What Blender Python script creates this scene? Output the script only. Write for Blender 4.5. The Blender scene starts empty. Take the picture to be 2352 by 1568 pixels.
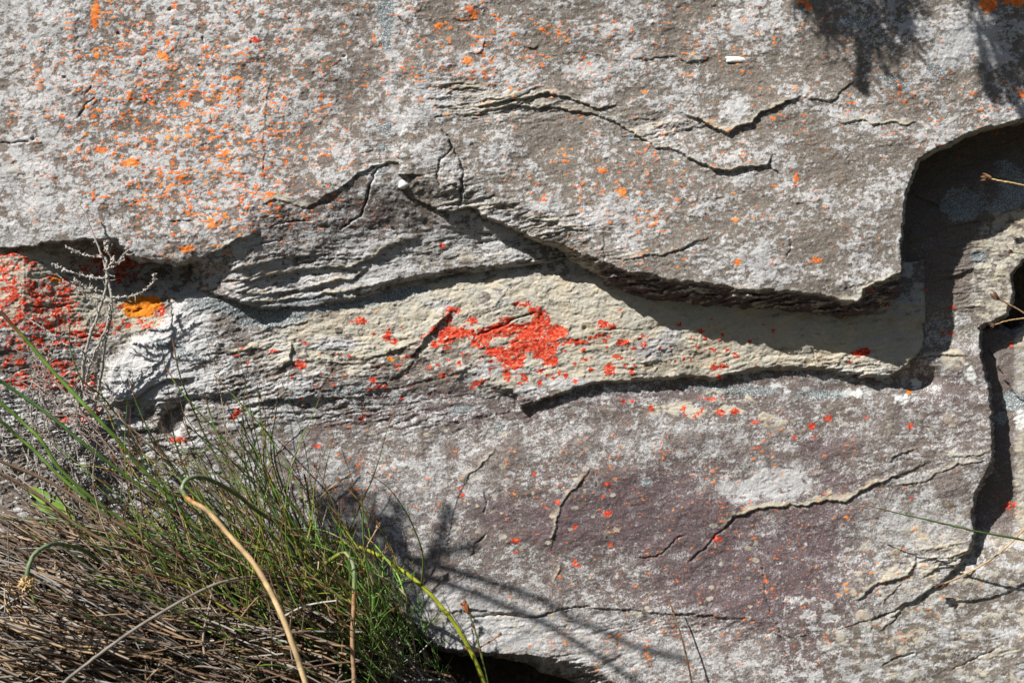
import bpy, math, random
import numpy as np
USE_SIDE_BUSH = True
random.seed(7); RNG = np.random.default_rng(11)
C = bpy.context.scene.collection
sc = bpy.context.scene
# ---------------------------------------------------------------- camera, sky, sun
S = 1.2/2352.0            # metres per photo unit (the photo is 2352 units wide at the rock plane)
DC = 3528.0               # camera distance in the same units
cam = bpy.data.cameras.new('camera'); camo = bpy.data.objects.new('camera', cam); C.objects.link(camo)
camo.location = (0, -DC*S, 0); camo.rotation_euler = (math.pi/2, 0, 0)
cam.sensor_width = 36.0; cam.lens = 54.0; cam.clip_start = 0.02; cam.clip_end = 500
cam.dof.use_dof = True; cam.dof.focus_distance = (DC-60)*S; cam.dof.aperture_fstop = 8
sc.camera = camo
LX, LY, LZ = 1.05, 1.0, -1.28      # travel direction of sunlight
ll = math.sqrt(LX*LX+LY*LY+LZ*LZ); elev = math.asin(-LZ/ll)
sun = bpy.data.lights.new('sun', 'SUN'); suno = bpy.data.objects.new('sun', sun); C.objects.link(suno)
sun.energy = 5.0; sun.angle = math.radians(0.45); sun.color = (1.0, 0.958, 0.895)
from mathutils import Vector
suno.rotation_euler = Vector((LX, LY, LZ)).to_track_quat('-Z', 'Y').to_euler()
suno.location = (-2, -2, 3)
w = bpy.data.worlds.new('World'); sc.world = w; w.use_nodes = True
nt = w.node_tree; nt.nodes.clear()
sky = nt.nodes.new('ShaderNodeTexSky'); sky.sky_type = 'NISHITA'; sky.sun_disc = False
sky.sun_elevation = elev; sky.sun_rotation = math.atan2(-LX, -LY)
bg = nt.nodes.new('ShaderNodeBackground'); bg.inputs[1].default_value = 0.05
wo = nt.nodes.new('ShaderNodeOutputWorld')
nt.links.new(sky.outputs[0], bg.inputs[0]); nt.links.new(bg.outputs[0], wo.inputs[0])
sc.view_settings.view_transform = 'Standard'; sc.view_settings.look = 'None'
sc.view_settings.exposure = 0.56; sc.view_settings.gamma = 1.0
sc.cycles.max_bounces = 5; sc.cycles.diffuse_bounces = 1

# ---------------------------------------------------------------- helpers
def W3(u, v, h):
    """photo units + height above the rock plane -> metres"""
    k = (DC-h)/DC
    return np.stack([(u-1176.0)*S*k, -h*S, (784.0-v)*S*k], -1)
def tag(o, label=None, cat=None, group=None, kind=None):
    if label: o['label'] = label
    if cat: o['category'] = cat
    if group: o['group'] = group
    if kind: o['kind'] = kind
    return o
def empty(name, loc, label, cat, group=None):
    o = bpy.data.objects.new(name, None); C.objects.link(o); o.location = loc
    o.empty_display_size = .02
    return tag(o, label, cat, group)
def link_mesh(name, V, Q, mat, parent=None, smooth=True, attrs=None):
    me = bpy.data.meshes.new(name)
    V = np.asarray(V, np.float32); Q = np.asarray(Q, np.int32)
    if parent is not None: V = V - np.array(parent.location, np.float32)
    me.vertices.add(len(V)); me.vertices.foreach_set('co', V.ravel())
    me.loops.add(Q.size); me.loops.foreach_set('vertex_index', Q.ravel())
    n = Q.shape[1]
    me.polygons.add(len(Q)); me.polygons.foreach_set('loop_start', np.arange(0, Q.size, n, dtype=np.int32))
    me.update(calc_edges=True)
    me.polygons.foreach_set('use_smooth', np.full(len(Q), smooth))
    for k, a in (attrs or {}).items():
        at = me.attributes.new(k, 'FLOAT_COLOR', 'POINT'); at.data.foreach_set('color', np.asarray(a, np.float32).ravel())
    me.materials.append(mat); me.validate(); me.update()
    o = bpy.data.objects.new(name, me); C.objects.link(o)
    if parent is not None: o.parent = parent
    return o

# ---------------------------------------------------------------- one shared lattice of noise fields
PI = 2.0
U0, U1, V0, V1 = -160, 2512, -160, 1740
us = np.arange(U0, U1, PI, dtype=np.float32); vs = np.arange(V0, V1, PI, dtype=np.float32)
GU, GV = np.meshgrid(us, vs); SH = GU.shape
def perlin(x, y, seed):
    r = np.random.default_rng(seed)
    x0 = np.floor(x).astype(np.int32); y0 = np.floor(y).astype(np.int32)
    fx = (x-x0).astype(np.float32); fy = (y-y0).astype(np.float32)
    x0 -= x0.min(); y0 -= y0.min()
    a = r.random((y0.max()+2, x0.max()+2))*2*np.pi
    gx = np.cos(a).astype(np.float32); gy = np.sin(a).astype(np.float32)
    sx = fx*fx*fx*(fx*(fx*6-15)+10); sy = fy*fy*fy*(fy*(fy*6-15)+10)
    n00 = gx[y0, x0]*fx+gy[y0, x0]*fy; n10 = gx[y0, x0+1]*(fx-1)+gy[y0, x0+1]*fy
    n01 = gx[y0+1, x0]*fx+gy[y0+1, x0]*(fy-1); n11 = gx[y0+1, x0+1]*(fx-1)+gy[y0+1, x0+1]*(fy-1)
    A = n00+sx*(n10-n00); B = n01+sx*(n11-n01)
    return (A+sy*(B-A))*1.5
def fbm(su, sv, octv, seed, gain=.5, X=None, Y=None):
    X = GU if X is None else X; Y = GV if Y is None else Y
    o = 0; a = 1; t = 0
    for i in range(octv):
        o = o+a*perlin(X*(2**i)/su, Y*(2**i)/sv, seed+i*17); t += a; a *= gain
    return (o/t*1.35).astype(np.float32)
def sstep(a, b, x):
    t = np.clip((x-a)/(b-a), 0, 1); return t*t*(3-2*t)
N600 = fbm(520, 380, 3, 1); N150 = fbm(150, 110, 4, 5); N60 = fbm(60, 48, 4, 9)
N18 = fbm(20, 14, 4, 21, .6); N9 = fbm(9, 7, 2, 25, .6); N18b = fbm(24, 18, 4, 31, .6)
def terr(x, k, sh=.25):
    q = x*k+7; f = q-np.floor(q); return ((np.floor(q)+sstep(1-sh, 1, f)-7)/k).astype(np.float32)
NR = fbm(30, 22, 5, 71, .72); NF = fbm(15, 11, 4, 171, .75); NRb = fbm(17, 8, 4, 81, .7); NRc = fbm(44, 30, 5, 95, .7)
def rank(x):
    o = np.empty(x.size, np.float32); o[np.argsort(x.ravel())] = np.linspace(0, 1, x.size); return o.reshape(x.shape)
RKo = rank(NRb+.35*N60); RK = rank(NR)
LV = GV+.16*(GU-1176)+N600*45+N60*5+NR*5
LU = GU-.16*GV
LAM = fbm(90, 9, 4, 41, .6, LU, LV)          # foliation: long along the bedding, short across it
LAM2 = fbm(46, 5, 3, 51, .6, LU, LV)
LAMB = fbm(160, 24, 3, 61, .5, LU, LV)
TLAM = .35*LAM+.65*terr(LAM*(.7+.6*NRc.clip(-.5, .5))+.15*NF, 3.4, .3); TLAM2 = .4*LAM2+.6*terr(LAM2+.2*NF, 2.6, .35); TLB = terr(LAMB+.12*NR, 3.0, .18)
CHIP = sstep(.10, .15, N60+.55*NR)+.7*sstep(-.22, -.18, NRc+.3*N18)-.8*sstep(.30, .34, NRc+.25*NF)
WU = GU+N60*6+N18*4.6; WV = GV+np.roll(N60, 211, 1)*6+N18b*4.2
WHITE = RNG.standard_normal(SH).astype(np.float32)

def poly_sd(poly, X, Y):
    """signed distance, positive inside"""
    p = np.array(poly, np.float32); d = np.full(X.shape, 1e9, np.float32); ins = np.zeros(X.shape, bool)
    for i in range(len(p)):
        ax, ay = p[i]; bx, by = p[(i+1) % len(p)]
        ex, ey = bx-ax, by-ay; L = ex*ex+ey*ey+1e-9
        t = np.clip(((X-ax)*ex+(Y-ay)*ey)/L, 0, 1)
        d = np.minimum(d, (X-ax-ex*t)**2+(Y-ay-ey*t)**2)
        if ay != by:
            c = ((ay > Y) != (by > Y)) & (X < (bx-ax)*(Y-ay)/(by-ay)+ax); ins ^= c
    d = np.sqrt(d); return np.where(ins, d, -d)
def window(poly, m):
    p = np.array(poly); a = p.min(0)-m; b = p.max(0)+m
    i0 = max(0, int((a[1]-V0)/PI)); i1 = min(SH[0], int((b[1]-V0)/PI)+1)
    j0 = max(0, int((a[0]-U0)/PI)); j1 = min(SH[1], int((b[0]-U0)/PI)+1)
    return slice(i0, max(i1, i0)), slice(j0, max(j1, j0))
def line_d(poly, X, Y):
    """distance to a polyline, sign (+ on the upper / left-hand side), length fraction"""
    p = np.array(poly, np.float32); best = np.full(X.shape, 1e18, np.float32)
    sg = np.zeros(X.shape, np.float32); tt = np.zeros(X.shape, np.float32)
    seg = np.sqrt(((p[1:]-p[:-1])**2).sum(1)); cum = np.concatenate([[0], np.cumsum(seg)]); T = cum[-1]
    for i in range(len(p)-1):
        ax, ay = p[i]; ex, ey = p[i+1]-p[i]; L = ex*ex+ey*ey+1e-9
        t = np.clip(((X-ax)*ex+(Y-ay)*ey)/L, 0, 1)
        d = (X-ax-ex*t)**2+(Y-ay-ey*t)**2; m = d < best-1e-3
        cr = ex*(Y-ay)-ey*(X-ax)
        best = np.where(m, d, best); sg = np.where(m, np.where(cr < 0, 1, -1), sg); tt = np.where(m, (cum[i]+t*seg[i])/T, tt)
    return np.sqrt(best), sg, tt, T
CREAM = np.zeros(SH, np.float32)     # freshly broken stone along flake lips
def step(h, poly, H, fade=60, w=1.6, cream=.7, cw=7, taper=.18):
    """a flake whose upper side stands H proud and whose lower rim is broken off along poly"""
    H *= .68; w *= .8
    a, b = window(poly, fade*2.5); X, Y = WU[a, b], WV[a, b]
    if X.size == 0: return
    d, sg, t, T = line_d(poly, X, Y)
    tp = np.clip(np.minimum(t, 1-t)/taper, 0, 1)**.6
    up = np.exp(-(d/fade)**1.3)*sstep(-w, w, d*sg)
    # beyond the ends of the rim the flake dies out
    endd = np.minimum(np.hypot(X-poly[0][0], Y-poly[0][1]), np.hypot(X-poly[-1][0], Y-poly[-1][1]))
    h[a, b] += H*up*tp
    c = np.exp(-(d/(cw*1.5*(1+1.1*N60[a, b]+.5*NR[a, b]).clip(.25, 3)))**2)*(sg > 0)*tp*cream
    CREAM[a, b] = np.maximum(CREAM[a, b], c)
def groove(h, poly, dep, wd=2.5):
    a, b = window(poly, wd*5); X, Y = WU[a, b], WV[a, b]
    if X.size == 0: return
    d, sg, t, T = line_d(poly, X, Y)
    tp = np.clip(np.minimum(t, 1-t)/.12, 0, 1)**.7
    h[a, b] -= dep*1.25*np.exp(-(d/(wd*.85*(1+.5*N18[a, b])))**2)*tp
def blobs(lst, X=None, Y=None):
    X = GU if X is None else X; Y = GV if Y is None else Y
    o = np.zeros(SH, np.float32)
    for (u, v, ru, rv, a) in lst: o += a*np.exp(-((X-u)/ru)**2-((Y-v)/rv)**2)
    return o
def patches(lst, soft=.16, rough=.85, cap=1.0, sl=9.0):
    """union of ragged lichen thalli, each an ellipse (u,v,ru,rv)"""
    o = np.full(SH, -9, np.float32); WX = GU+N18*5+N9*3; WY = GV+N18b*5+np.roll(N9, 33, 0)*3
    for q in lst:
        u, v, ru, rv = q[:4]; m = max(ru, rv)*1.8+10
        a, b = window([(u-1, v-1), (u+1, v+1)], m); X = WX[a, b]-u; Y = WY[a, b]-v
        if X.size == 0: continue
        an = q[4] if len(q) > 4 else 0.0
        c, s = math.cos(an), math.sin(an)
        f = 1-np.sqrt(((X*c+Y*s)/ru)**2+((-X*s+Y*c)/rv)**2)
        f = np.minimum(f*min(ru, rv)/sl, cap)
        o[a, b] = np.maximum(o[a, b], f)
    o += (N18*.35+NF*.5+N9*.2)*rough
    return sstep(-soft, soft, o)
def spots(n, dens, rmin, rmax, seed, asp=1.5, power=2.2):
    """scattered flecks following a density map (0..1)"""
    r = np.random.default_rng(seed); o = np.zeros(SH, np.float32); made = 0; tries = 0
    X0 = GU+N9*2.6+N18*2; Y0 = GV+np.roll(N9, 91, 1)*2.2+N18b*1.5
    while made < n and tries < n*60:
        tries += 1
        i = r.integers(4, SH[0]-4); j = r.integers(4, SH[1]-4)
        if r.random() > dens[i, j]: continue
        made += 1
        rad = rmin+(rmax-rmin)*r.random()**power
        k = int(rad*asp*1.6/PI)+3; a = slice(max(0, i-k), i+k+1); b = slice(max(0, j-k), j+k+1)
        ar = asp*(.6+.7*r.random())
        q = ((X0[a, b]-GU[i, j])/ar)**2+(Y0[a, b]-GV[i, j])**2
        o[a, b] = np.maximum(o[a, b], np.clip((rad-np.sqrt(q))/1.2+.5, 0, 1))
    return o

# ---------------------------------------------------------------- materials
class NT:
    def __init__(s, name):
        s.m = bpy.data.materials.new(name); s.m.use_nodes = True; s.t = s.m.node_tree; s.t.nodes.clear()
        s.out = s.n('ShaderNodeOutputMaterial'); s.b = s.n('ShaderNodeBsdfPrincipled')
        s.t.links.new(s.b.outputs[0], s.out.inputs[0])
    def n(s, ty, **kw):
        x = s.t.nodes.new(ty)
        for k, v in kw.items(): setattr(x, k, v)
        return x
    def L(s, a, b): s.t.links.new(a, b)
    def setin(s, sock, v):
        if hasattr(v, 'links') or hasattr(v, 'is_linked'): s.L(v, sock)
        else: sock.default_value = v if not isinstance(v, tuple) or len(v) != 3 else (*v, 1)
    def noise(s, scale, det=3, rough=.6, vec=None):
        x = s.n('ShaderNodeTexNoise'); x.inputs['Scale'].default_value = scale
        x.inputs['Detail'].default_value = det; x.inputs['Roughness'].default_value = rough
        if vec is not None: s.L(vec, x.inputs['Vector'])
        return x.outputs['Fac']
    def ramp(s, fac, a, b):
        x = s.n('ShaderNodeMapRange'); x.interpolation_type = 'SMOOTHSTEP'
        s.L(fac, x.inputs['Value']); x.inputs['From Min'].default_value = a; x.inputs['From Max'].default_value = b
        return x.outputs['Result']
    def mix(s, f, a, b):
        x = s.n('ShaderNodeMix', data_type='RGBA'); s.setin(x.inputs[0], f); s.setin(x.inputs[6], a); s.setin(x.inputs[7], b)
        return x.outputs[2]
    def math(s, op, a, b=0.0, clamp=False):
        x = s.n('ShaderNodeMath', operation=op, use_clamp=clamp); s.setin(x.inputs[0], a); s.setin(x.inputs[1], b); return x.outputs[0]

def srgb(r, g, b):
    f = lambda c: ((c/255+.055)/1.055)**2.4 if c > 10 else c/255/12.92
    return (f(r), f(g), f(b))
def rock_material(name):
    """masks painted on the stone: ma = pale crust, cream broken stone, purple tint, blue-grey lichen;
       mb = orange, red, yolk-orange, chalk white"""
    m = NT(name)
    tc = m.n('ShaderNodeTexCoord').outputs['Object']
    A = m.n('ShaderNodeAttribute', attribute_name='ma'); B = m.n('ShaderNodeAttribute', attribute_name='mb')
    sa = m.n('ShaderNodeSeparateColor'); m.L(A.outputs['Color'], sa.inputs[0])
    sb = m.n('ShaderNodeSeparateColor'); m.L(B.outputs['Color'], sb.inputs[0])
    pale, cream, purp = sa.outputs; blue = A.outputs['Alpha']
    oran, red, yolk = sb.outputs; chalk = B.outputs['Alpha']
    n1 = m.noise(800, 4, .75, tc); n2 = m.noise(260, 5, .65, tc); n3 = m.noise(45, 5, .65, tc); n4 = m.noise(480, 4, .75, tc)
    g1 = m.ramp(n1, .33, .67); g2 = m.ramp(n2, .35, .65); g3 = m.ramp(n3, .3, .7)
    pat = m.mix(g1, (.105, .086, .069), (.29, .25, .208))
    pat = m.mix(m.math('MULTIPLY', g2, .5), pat, (.155, .14, .125))
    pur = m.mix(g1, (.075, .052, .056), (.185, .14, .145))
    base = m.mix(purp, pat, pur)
    wc = m.mix(g1, (.37, .37, .375), (.71, .71, .71)); wc = m.mix(m.math('MULTIPLY', g3, .45), wc, (.36, .37, .385))
    pf = m.math('ADD', pale, m.math('MULTIPLY', m.math('SUBTRACT', n4, .5), 1.5), True)
    base = m.mix(m.math('MULTIPLY', m.ramp(pf, .1, .95), .95), base, wc)
    cc = m.mix(g3, (.53, .47, .355), (.40, .395, .35)); n5 = m.noise(28, 6, .7, tc); cc = m.mix(m.math('MULTIPLY', m.ramp(n5, .52, .66), .45), cc, (.46, .29, .13)); cc = m.mix(m.math('MULTIPLY', m.ramp(n5, .47, .36), .55), cc, (.40, .41, .39)); cc = m.mix(m.math('MULTIPLY', g1, .5), cc, (.66, .62, .52)); cc = m.mix(m.math('MULTIPLY', g2, .3), cc, (.27, .25, .215))
    cf = m.math('ADD', cream, m.math('MULTIPLY', m.math('SUBTRACT', n2, .5), .9), True)
    base = m.mix(m.ramp(cf, .2, .8), base, cc)
    vo = m.n('ShaderNodeTexVoronoi'); vo.inputs['Scale'].default_value = 380; vo.feature = 'DISTANCE_TO_EDGE'
    wv = m.n('ShaderNodeVectorMath', operation='MULTIPLY_ADD'); nz = m.n('ShaderNodeTexNoise'); nz.inputs['Scale'].default_value = 300; m.L(tc, nz.inputs['Vector'])
    m.L(nz.outputs['Color'], wv.inputs[0]); wv.inputs[1].default_value = (.005, .005, .005); m.L(tc, wv.inputs[2]); m.L(wv.outputs[0], vo.inputs['Vector'])
    vf = m.math('SUBTRACT', 1.0, m.ramp(vo.outputs['Distance'], .0, .22))
    bc = m.mix(vf, m.mix(g1, (.34, .38, .40), (.56, .61, .63)), (.15, .165, .17))
    base = m.mix(m.ramp(m.math('ADD', blue, m.math('MULTIPLY', m.math('SUBTRACT', n4, .5), 1.2)), .3, .8), base, bc)
    base = m.mix(chalk, base, m.mix(g1, (.55, .56, .56), (.78, .79, .78)))
    oc = m.mix(g1, (.68, .11, .016), (.92, .27, .05)); oc = m.mix(m.math('MULTIPLY', m.ramp(n3, .45, .65), .6), oc, (.93, .42, .10)); oc = m.mix(m.math('MULTIPLY', m.ramp(n3, .45, .3), .6), oc, (.55, .09, .025)); of = m.math('ADD', oran, m.math('MULTIPLY', m.math('SUBTRACT', n1, .5), .8), True)
    base = m.mix(m.math('MULTIPLY', m.ramp(of, .3, .8), .95), base, oc)
    rc = m.mix(g1, (.42, .018, .010), (.72, .07, .028)); rc = m.mix(m.math('MULTIPLY', m.ramp(n2, .45, .62), .7), rc, (.80, .22, .12)); rc = m.mix(m.math('MULTIPLY', m.ramp(n2, .45, .3), .6), rc, (.36, .022, .012))
    rf = m.math('ADD', red, m.math('MULTIPLY', m.math('SUBTRACT', n4, .5), .7), True)
    base = m.mix(m.ramp(rf, .35, .7), base, rc)
    base = m.mix(m.ramp(yolk, .3, .7), base, m.mix(g2, (.62, .17, .012), (.82, .29, .03)))
    m.L(base, m.b.inputs['Base Color']); m.b.inputs['Roughness'].default_value = .92
    m.b.inputs['Specular IOR Level'].default_value = .25
    b1 = m.n('ShaderNodeBump'); b1.inputs['Strength'].default_value = .9; b1.inputs['Distance'].default_value = .0017
    hh = m.math('ADD', m.math('MULTIPLY', n2, .7), m.math('MULTIPLY', n1, .45))
    hh = m.math('ADD', hh, m.math('MULTIPLY', m.math('ADD', red, m.math('MULTIPLY', blue, m.math('SUBTRACT', 1.0, vf))), .35))
    m.L(hh, b1.inputs['Height']); m.L(b1.outputs[0], m.b.inputs['Normal'])
    return m.m
ROCK = rock_material('weathered_lichened_stone')
def stem_material(name, rough=.45):
    m = NT(name); tc = m.n('ShaderNodeTexCoord').outputs['Object']
    A = m.n('ShaderNodeAttribute', attribute_name='col'); n = m.noise(500, 3, .6, tc)
    h = m.n('ShaderNodeHueSaturation'); m.L(A.outputs['Color'], h.inputs['Color'])
    m.L(m.math('ADD', m.math('MULTIPLY', n, .9), .55), h.inputs['Value'])
    m.L(h.outputs[0], m.b.inputs['Base Color']); m.b.inputs['Roughness'].default_value = rough
    m.b.inputs['Specular IOR Level'].default_value = .4
    b1 = m.n('ShaderNodeBump'); b1.inputs['Strength'].default_value = .4; b1.inputs['Distance'].default_value = .0004
    m.L(n, b1.inputs['Height']); m.L(b1.outputs[0], m.b.inputs['Normal'])
    return m.m
STEM = stem_material('reed_stem'); DRY = stem_material('dry_stem', .7)
def plain(name, c1, c2, scale, rough=.8, bump=.001):
    m = NT(name); tc = m.n('ShaderNodeTexCoord').outputs['Object']
    n = m.noise(scale, 6, .65, tc); m.L(m.mix(m.ramp(n, .3, .7), c1, c2), m.b.inputs['Base Color'])
    m.b.inputs['Roughness'].default_value = rough
    b1 = m.n('ShaderNodeBump'); b1.inputs['Strength'].default_value = .8; b1.inputs['Distance'].default_value = bump
    m.L(n, b1.inputs['Height']); m.L(b1.outputs[0], m.b.inputs['Normal']); return m.m
SOIL = plain('dark_soil', (.02, .014, .010), (.08, .058, .04), 120, .95, .003)
SCRUB = plain('dry_ground', (.030, .028, .018), (.075, .065, .042), 30, .95, .01)
QUARTZ = plain('milky_quartz', (.62, .62, .60), (.82, .82, .80), 300, .5, .0004)

# ---------------------------------------------------------------- turning a height map into a slab
def slab(name, so, h, ma, mb, back, mat=ROCK, parent=None):
    h = h+.8*mb[1]*(1+.9*NF)+.5*mb[0]
    gy, gx = np.gradient(so, PI)
    gm = np.maximum(gx*gx+gy*gy, .15)
    out = so <= 0
    lim = 2.2
    du = np.where(out, np.clip(-so*gx/gm, -lim, lim), 0); dv = np.where(out, np.clip(-so*gy/gm, -lim, lim), 0)
    inn = so > 0
    K = inn[:-1, :-1] | inn[1:, :-1] | inn[:-1, 1:] | inn[1:, 1:]
    K[0, :] = K[-1, :] = False; K[:, 0] = K[:, -1] = False
    use = np.zeros(SH, bool)
    use[:-1, :-1] |= K; use[1:, :-1] |= K; use[:-1, 1:] |= K; use[1:, 1:] |= K
    idx = np.full(SH, -1, np.int64); idx[use] = np.arange(use.sum())
    V = W3((GU+du)[use], (GV+dv)[use], h[use])
    i, j = np.nonzero(K)
    Q = np.stack([idx[i, j], idx[i+1, j], idx[i+1, j+1], idx[i, j+1]], 1)
    # skirt round the outline, straight back into the hill
    E = []
    P = np.pad(K, 1)
    for (di, dj, a, b) in ((-1, 0, (0, 1), (0, 0)), (1, 0, (1, 0), (1, 1)), (0, -1, (0, 0), (1, 0)), (0, 1, (1, 1), (0, 1))):
        nb = P[1+di:P.shape[0]-1+di, 1+dj:P.shape[1]-1+dj]
        ii, jj = np.nonzero(K & ~nb)
        E.append(np.stack([idx[ii+a[0], jj+a[1]], idx[ii+b[0], jj+b[1]]], 1))
    E = np.concatenate(E)
    bv = np.unique(E); mp = np.full(len(V), -1, np.int64); n = len(V)
    VB = V[bv].copy(); j1 = V[bv].copy()
    j1[:, 1] += 8*S; j1[:, 0] += RNG.normal(0, .8*S, len(bv)); j1[:, 2] += RNG.normal(0, .8*S, len(bv))
    VB[:, 1] = np.maximum(-back*S, VB[:, 1]+12*S)
    mp[bv] = np.arange(len(bv))
    Q1 = np.stack([E[:, 1], E[:, 0], n+mp[E[:, 0]], n+mp[E[:, 1]]], 1)
    m1 = n+len(bv)
    Q2 = np.stack([n+mp[E[:, 1]], n+mp[E[:, 0]], m1+mp[E[:, 0]], m1+mp[E[:, 1]]], 1)
    VV = np.concatenate([V, j1, VB]); QQ = np.concatenate([Q, Q1, Q2])
    A = np.stack([x[use] for x in ma], 1); B = np.stack([x[use] for x in mb], 1)
    A = np.concatenate([A, A[bv], A[bv]]); B = np.concatenate([B, B[bv], B[bv]])
    return link_mesh(name, VV, QQ[:, ::-1], mat, parent, True, {'ma': A, 'mb': B})
def band(so, si, pw=1.0):
    """0 at the outer outline .. 1 on the front face"""
    o = np.maximum(so, 0); i = np.maximum(-si, 0)
    return np.clip(o/(o+i+1e-3), 0, 1)**pw

# ---------------------------------------------------------------- lichen maps over the whole face
ORD = np.clip(blobs([(420, 250, 330, 260, .95), (230, 60, 60, 90, .4), (520, 470, 200, 110, .5), (1060, 110, 190, 130, .5), (1280, 130, 180, 90, .25),
      (1600, 70, 330, 90, .25), (1400, 420, 260, 120, .35), (1700, 300, 260, 220, .16), (2150, 240, 220, 100, .35), (1950, 560, 200, 100, .12),
      (1480, 560, 120, 60, .25), (1650, 1330, 500, 160, .13), (1500, 1080, 450, 130, .22), (800, 1080, 160, 120, .3), (1900, 1350, 350, 200, .10), (2100, 1250, 300, 300, .04),
      (1000, 830, 200, 80, .10), (1400, 1500, 400, 60, .25)]), 0, 1)
ORANGE = np.maximum(np.maximum(sstep(-.012, .012, RKo-(1-.20*ORD**1.3)), .9*spots(1300, ORD**1.2, .6, 3.0, 3, 1.5, 2.6)), patches([(218, 28, 9, 28, .1), (216, 60, 9, 14), (220, 125, 6, 12), (1080, 22, 10, 8), (1090, 38, 12, 7), (1010, 60, 10, 6),
      (2270, 12, 22, 16), (2335, 5, 24, 8), (1850, 10, 18, 6, .6), (1695, 602, 8, 6), (1830, 408, 5, 12), (1690, 505, 8, 5), (2345, 215, 8, 9), (1385, 395, 10, 6), (1075, 140, 12, 8),
      (1430, 440, 8, 11), (430, 570, 16, 8), (1875, 598, 12, 5), (490, 520, 12, 6), (540, 180, 14, 4), (375, 125, 12, 9), (230, 345, 14, 8), (300, 375, 22, 10), (425, 240, 10, 6),
      (515, 357, 10, 5), (1480, 210, 8, 4), (520, 180, 10, 4)], .2, 1.4))
# the streaky orange patch of the upper left: gaps along the bedding
RED = patches([
      # large central thallus
      (1048, 763, 44, 15, -.08), (1021, 780, 20, 13), (1000, 792, 12, 8), (1103, 787, 22, 11), (1168, 753, 78, 12, -.08), (1165, 734, 18, 9), (1243, 736, 22, 30, -.5), (1275, 763, 32, 18), (1247, 790, 34, 36),
      (1199, 790, 36, 20), (1175, 820, 36, 20), (1137, 807, 26, 13), (1178, 838, 26, 12), (1264, 828, 19, 14), (1315, 784, 34, 8), (1373, 772, 26, 4, -.1), (1202, 698, 19, 7), (1223, 713, 9, 10), (1042, 713, 18, 8),
      (1028, 732, 11, 15), (997, 757, 24, 4.5, -.6), (1086, 736, 15, 9), (1165, 862, 9, 14), (1120, 772, 60, 9), (1225, 760, 40, 24),
      # satellites
      (827, 737, 15, 10), (890, 770, 9, 15), (905, 782, 8, 8), (873, 888, 18, 4), (857, 875, 6, 9), (1095, 880, 22, 6, -.4), (1205, 868, 10, 8), (1240, 880, 5, 8), (1400, 848, 13, 13), (1452, 850, 6, 5),
      (1385, 745, 12, 10), (1408, 750, 8, 9), (1430, 785, 14, 9), (1480, 790, 6, 10), (1558, 745, 7, 7), (1610, 763, 9, 7), (1650, 843, 22, 6, -.25), (1690, 818, 7, 6), (1635, 803, 8, 5), (1570, 822, 5, 4),
      (1978, 810, 22, 9, -.15), (1950, 830, 8, 3), (1300, 862, 5, 5), (1320, 877, 7, 5), (1270, 868, 6, 6), (1245, 852, 8, 5), (1420, 820, 10, 4), (1445, 800, 8, 4), (1360, 850, 5, 4),
      (690, 838, 14, 9), (630, 807, 12, 4), (545, 815, 6, 3), (556, 798, 5, 4), (703, 787, 8, 3), (1003, 835, 6, 5), (1020, 860, 8, 6), (985, 845, 5, 5), (1060, 810, 6, 4), (1055, 835, 5, 6),
      (1025, 800, 10, 5), (940, 820, 16, 3, -.2), (1690, 945, 8, 6), (1655, 947, 11, 9), (1600, 948, 18, 4, -.2), (1570, 938, 6, 8), (1495, 938, 7, 8), (1445, 920, 12, 4), (1650, 865, 8, 3),
      (1735, 970, 9, 6), (1865, 975, 9, 8), (1903, 960, 7, 8), (1990, 957, 5, 4), (2090, 978, 8, 7), (1790, 945, 8, 3), (1640, 915, 14, 3), (1870, 1005, 8, 4),
      (728, 1022, 8, 8), (545, 945, 8, 8), (540, 958, 8, 4), (588, 90, 10, 7), (342, 222, 8, 6), (1017, 565, 9, 7), (835, 960, 6, 5), (1185, 1240, 10, 8), (1183, 1268, 5, 5), (1063, 1135, 6, 5), (1057, 1120, 5, 4),
      (1280, 1152, 5, 6), (1395, 1178, 12, 8), (1320, 1210, 8, 5), (1318, 1290, 6, 7), (1328, 1300, 6, 5), (1650, 1238, 10, 9), (1267, 1268, 5, 4), (2320, 1160, 17, 10), (2103, 1140, 7, 4), (1398, 1110, 5, 4),
      (1227, 1087, 6, 4), (1385, 1137, 4, 4), (1402, 1250, 6, 4), (1740, 1025, 6, 5), (1825, 1005, 6, 5), (1990, 860, 4, 4), (408, 1010, 20, 5, -.1), (2325, 790, 4, 4), (2005, 665, 6, 5), (2040, 700, 8, 4),
      (2190, 705, 8, 5), (2130, 665, 6, 4), (2180, 765, 8, 3), (590, 92, 8, 5)], .13, 1.5, .6)*(1-.85*sstep(.26, .4, NF+.3*NR))*(1-patches([(1161, 778, 22, 5), (1199, 733, 24, 5, -.25), (1010, 810, 20, 8), (1215, 815, 10, 4), (1085, 752, 20, 3)], .12, .8))
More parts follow.
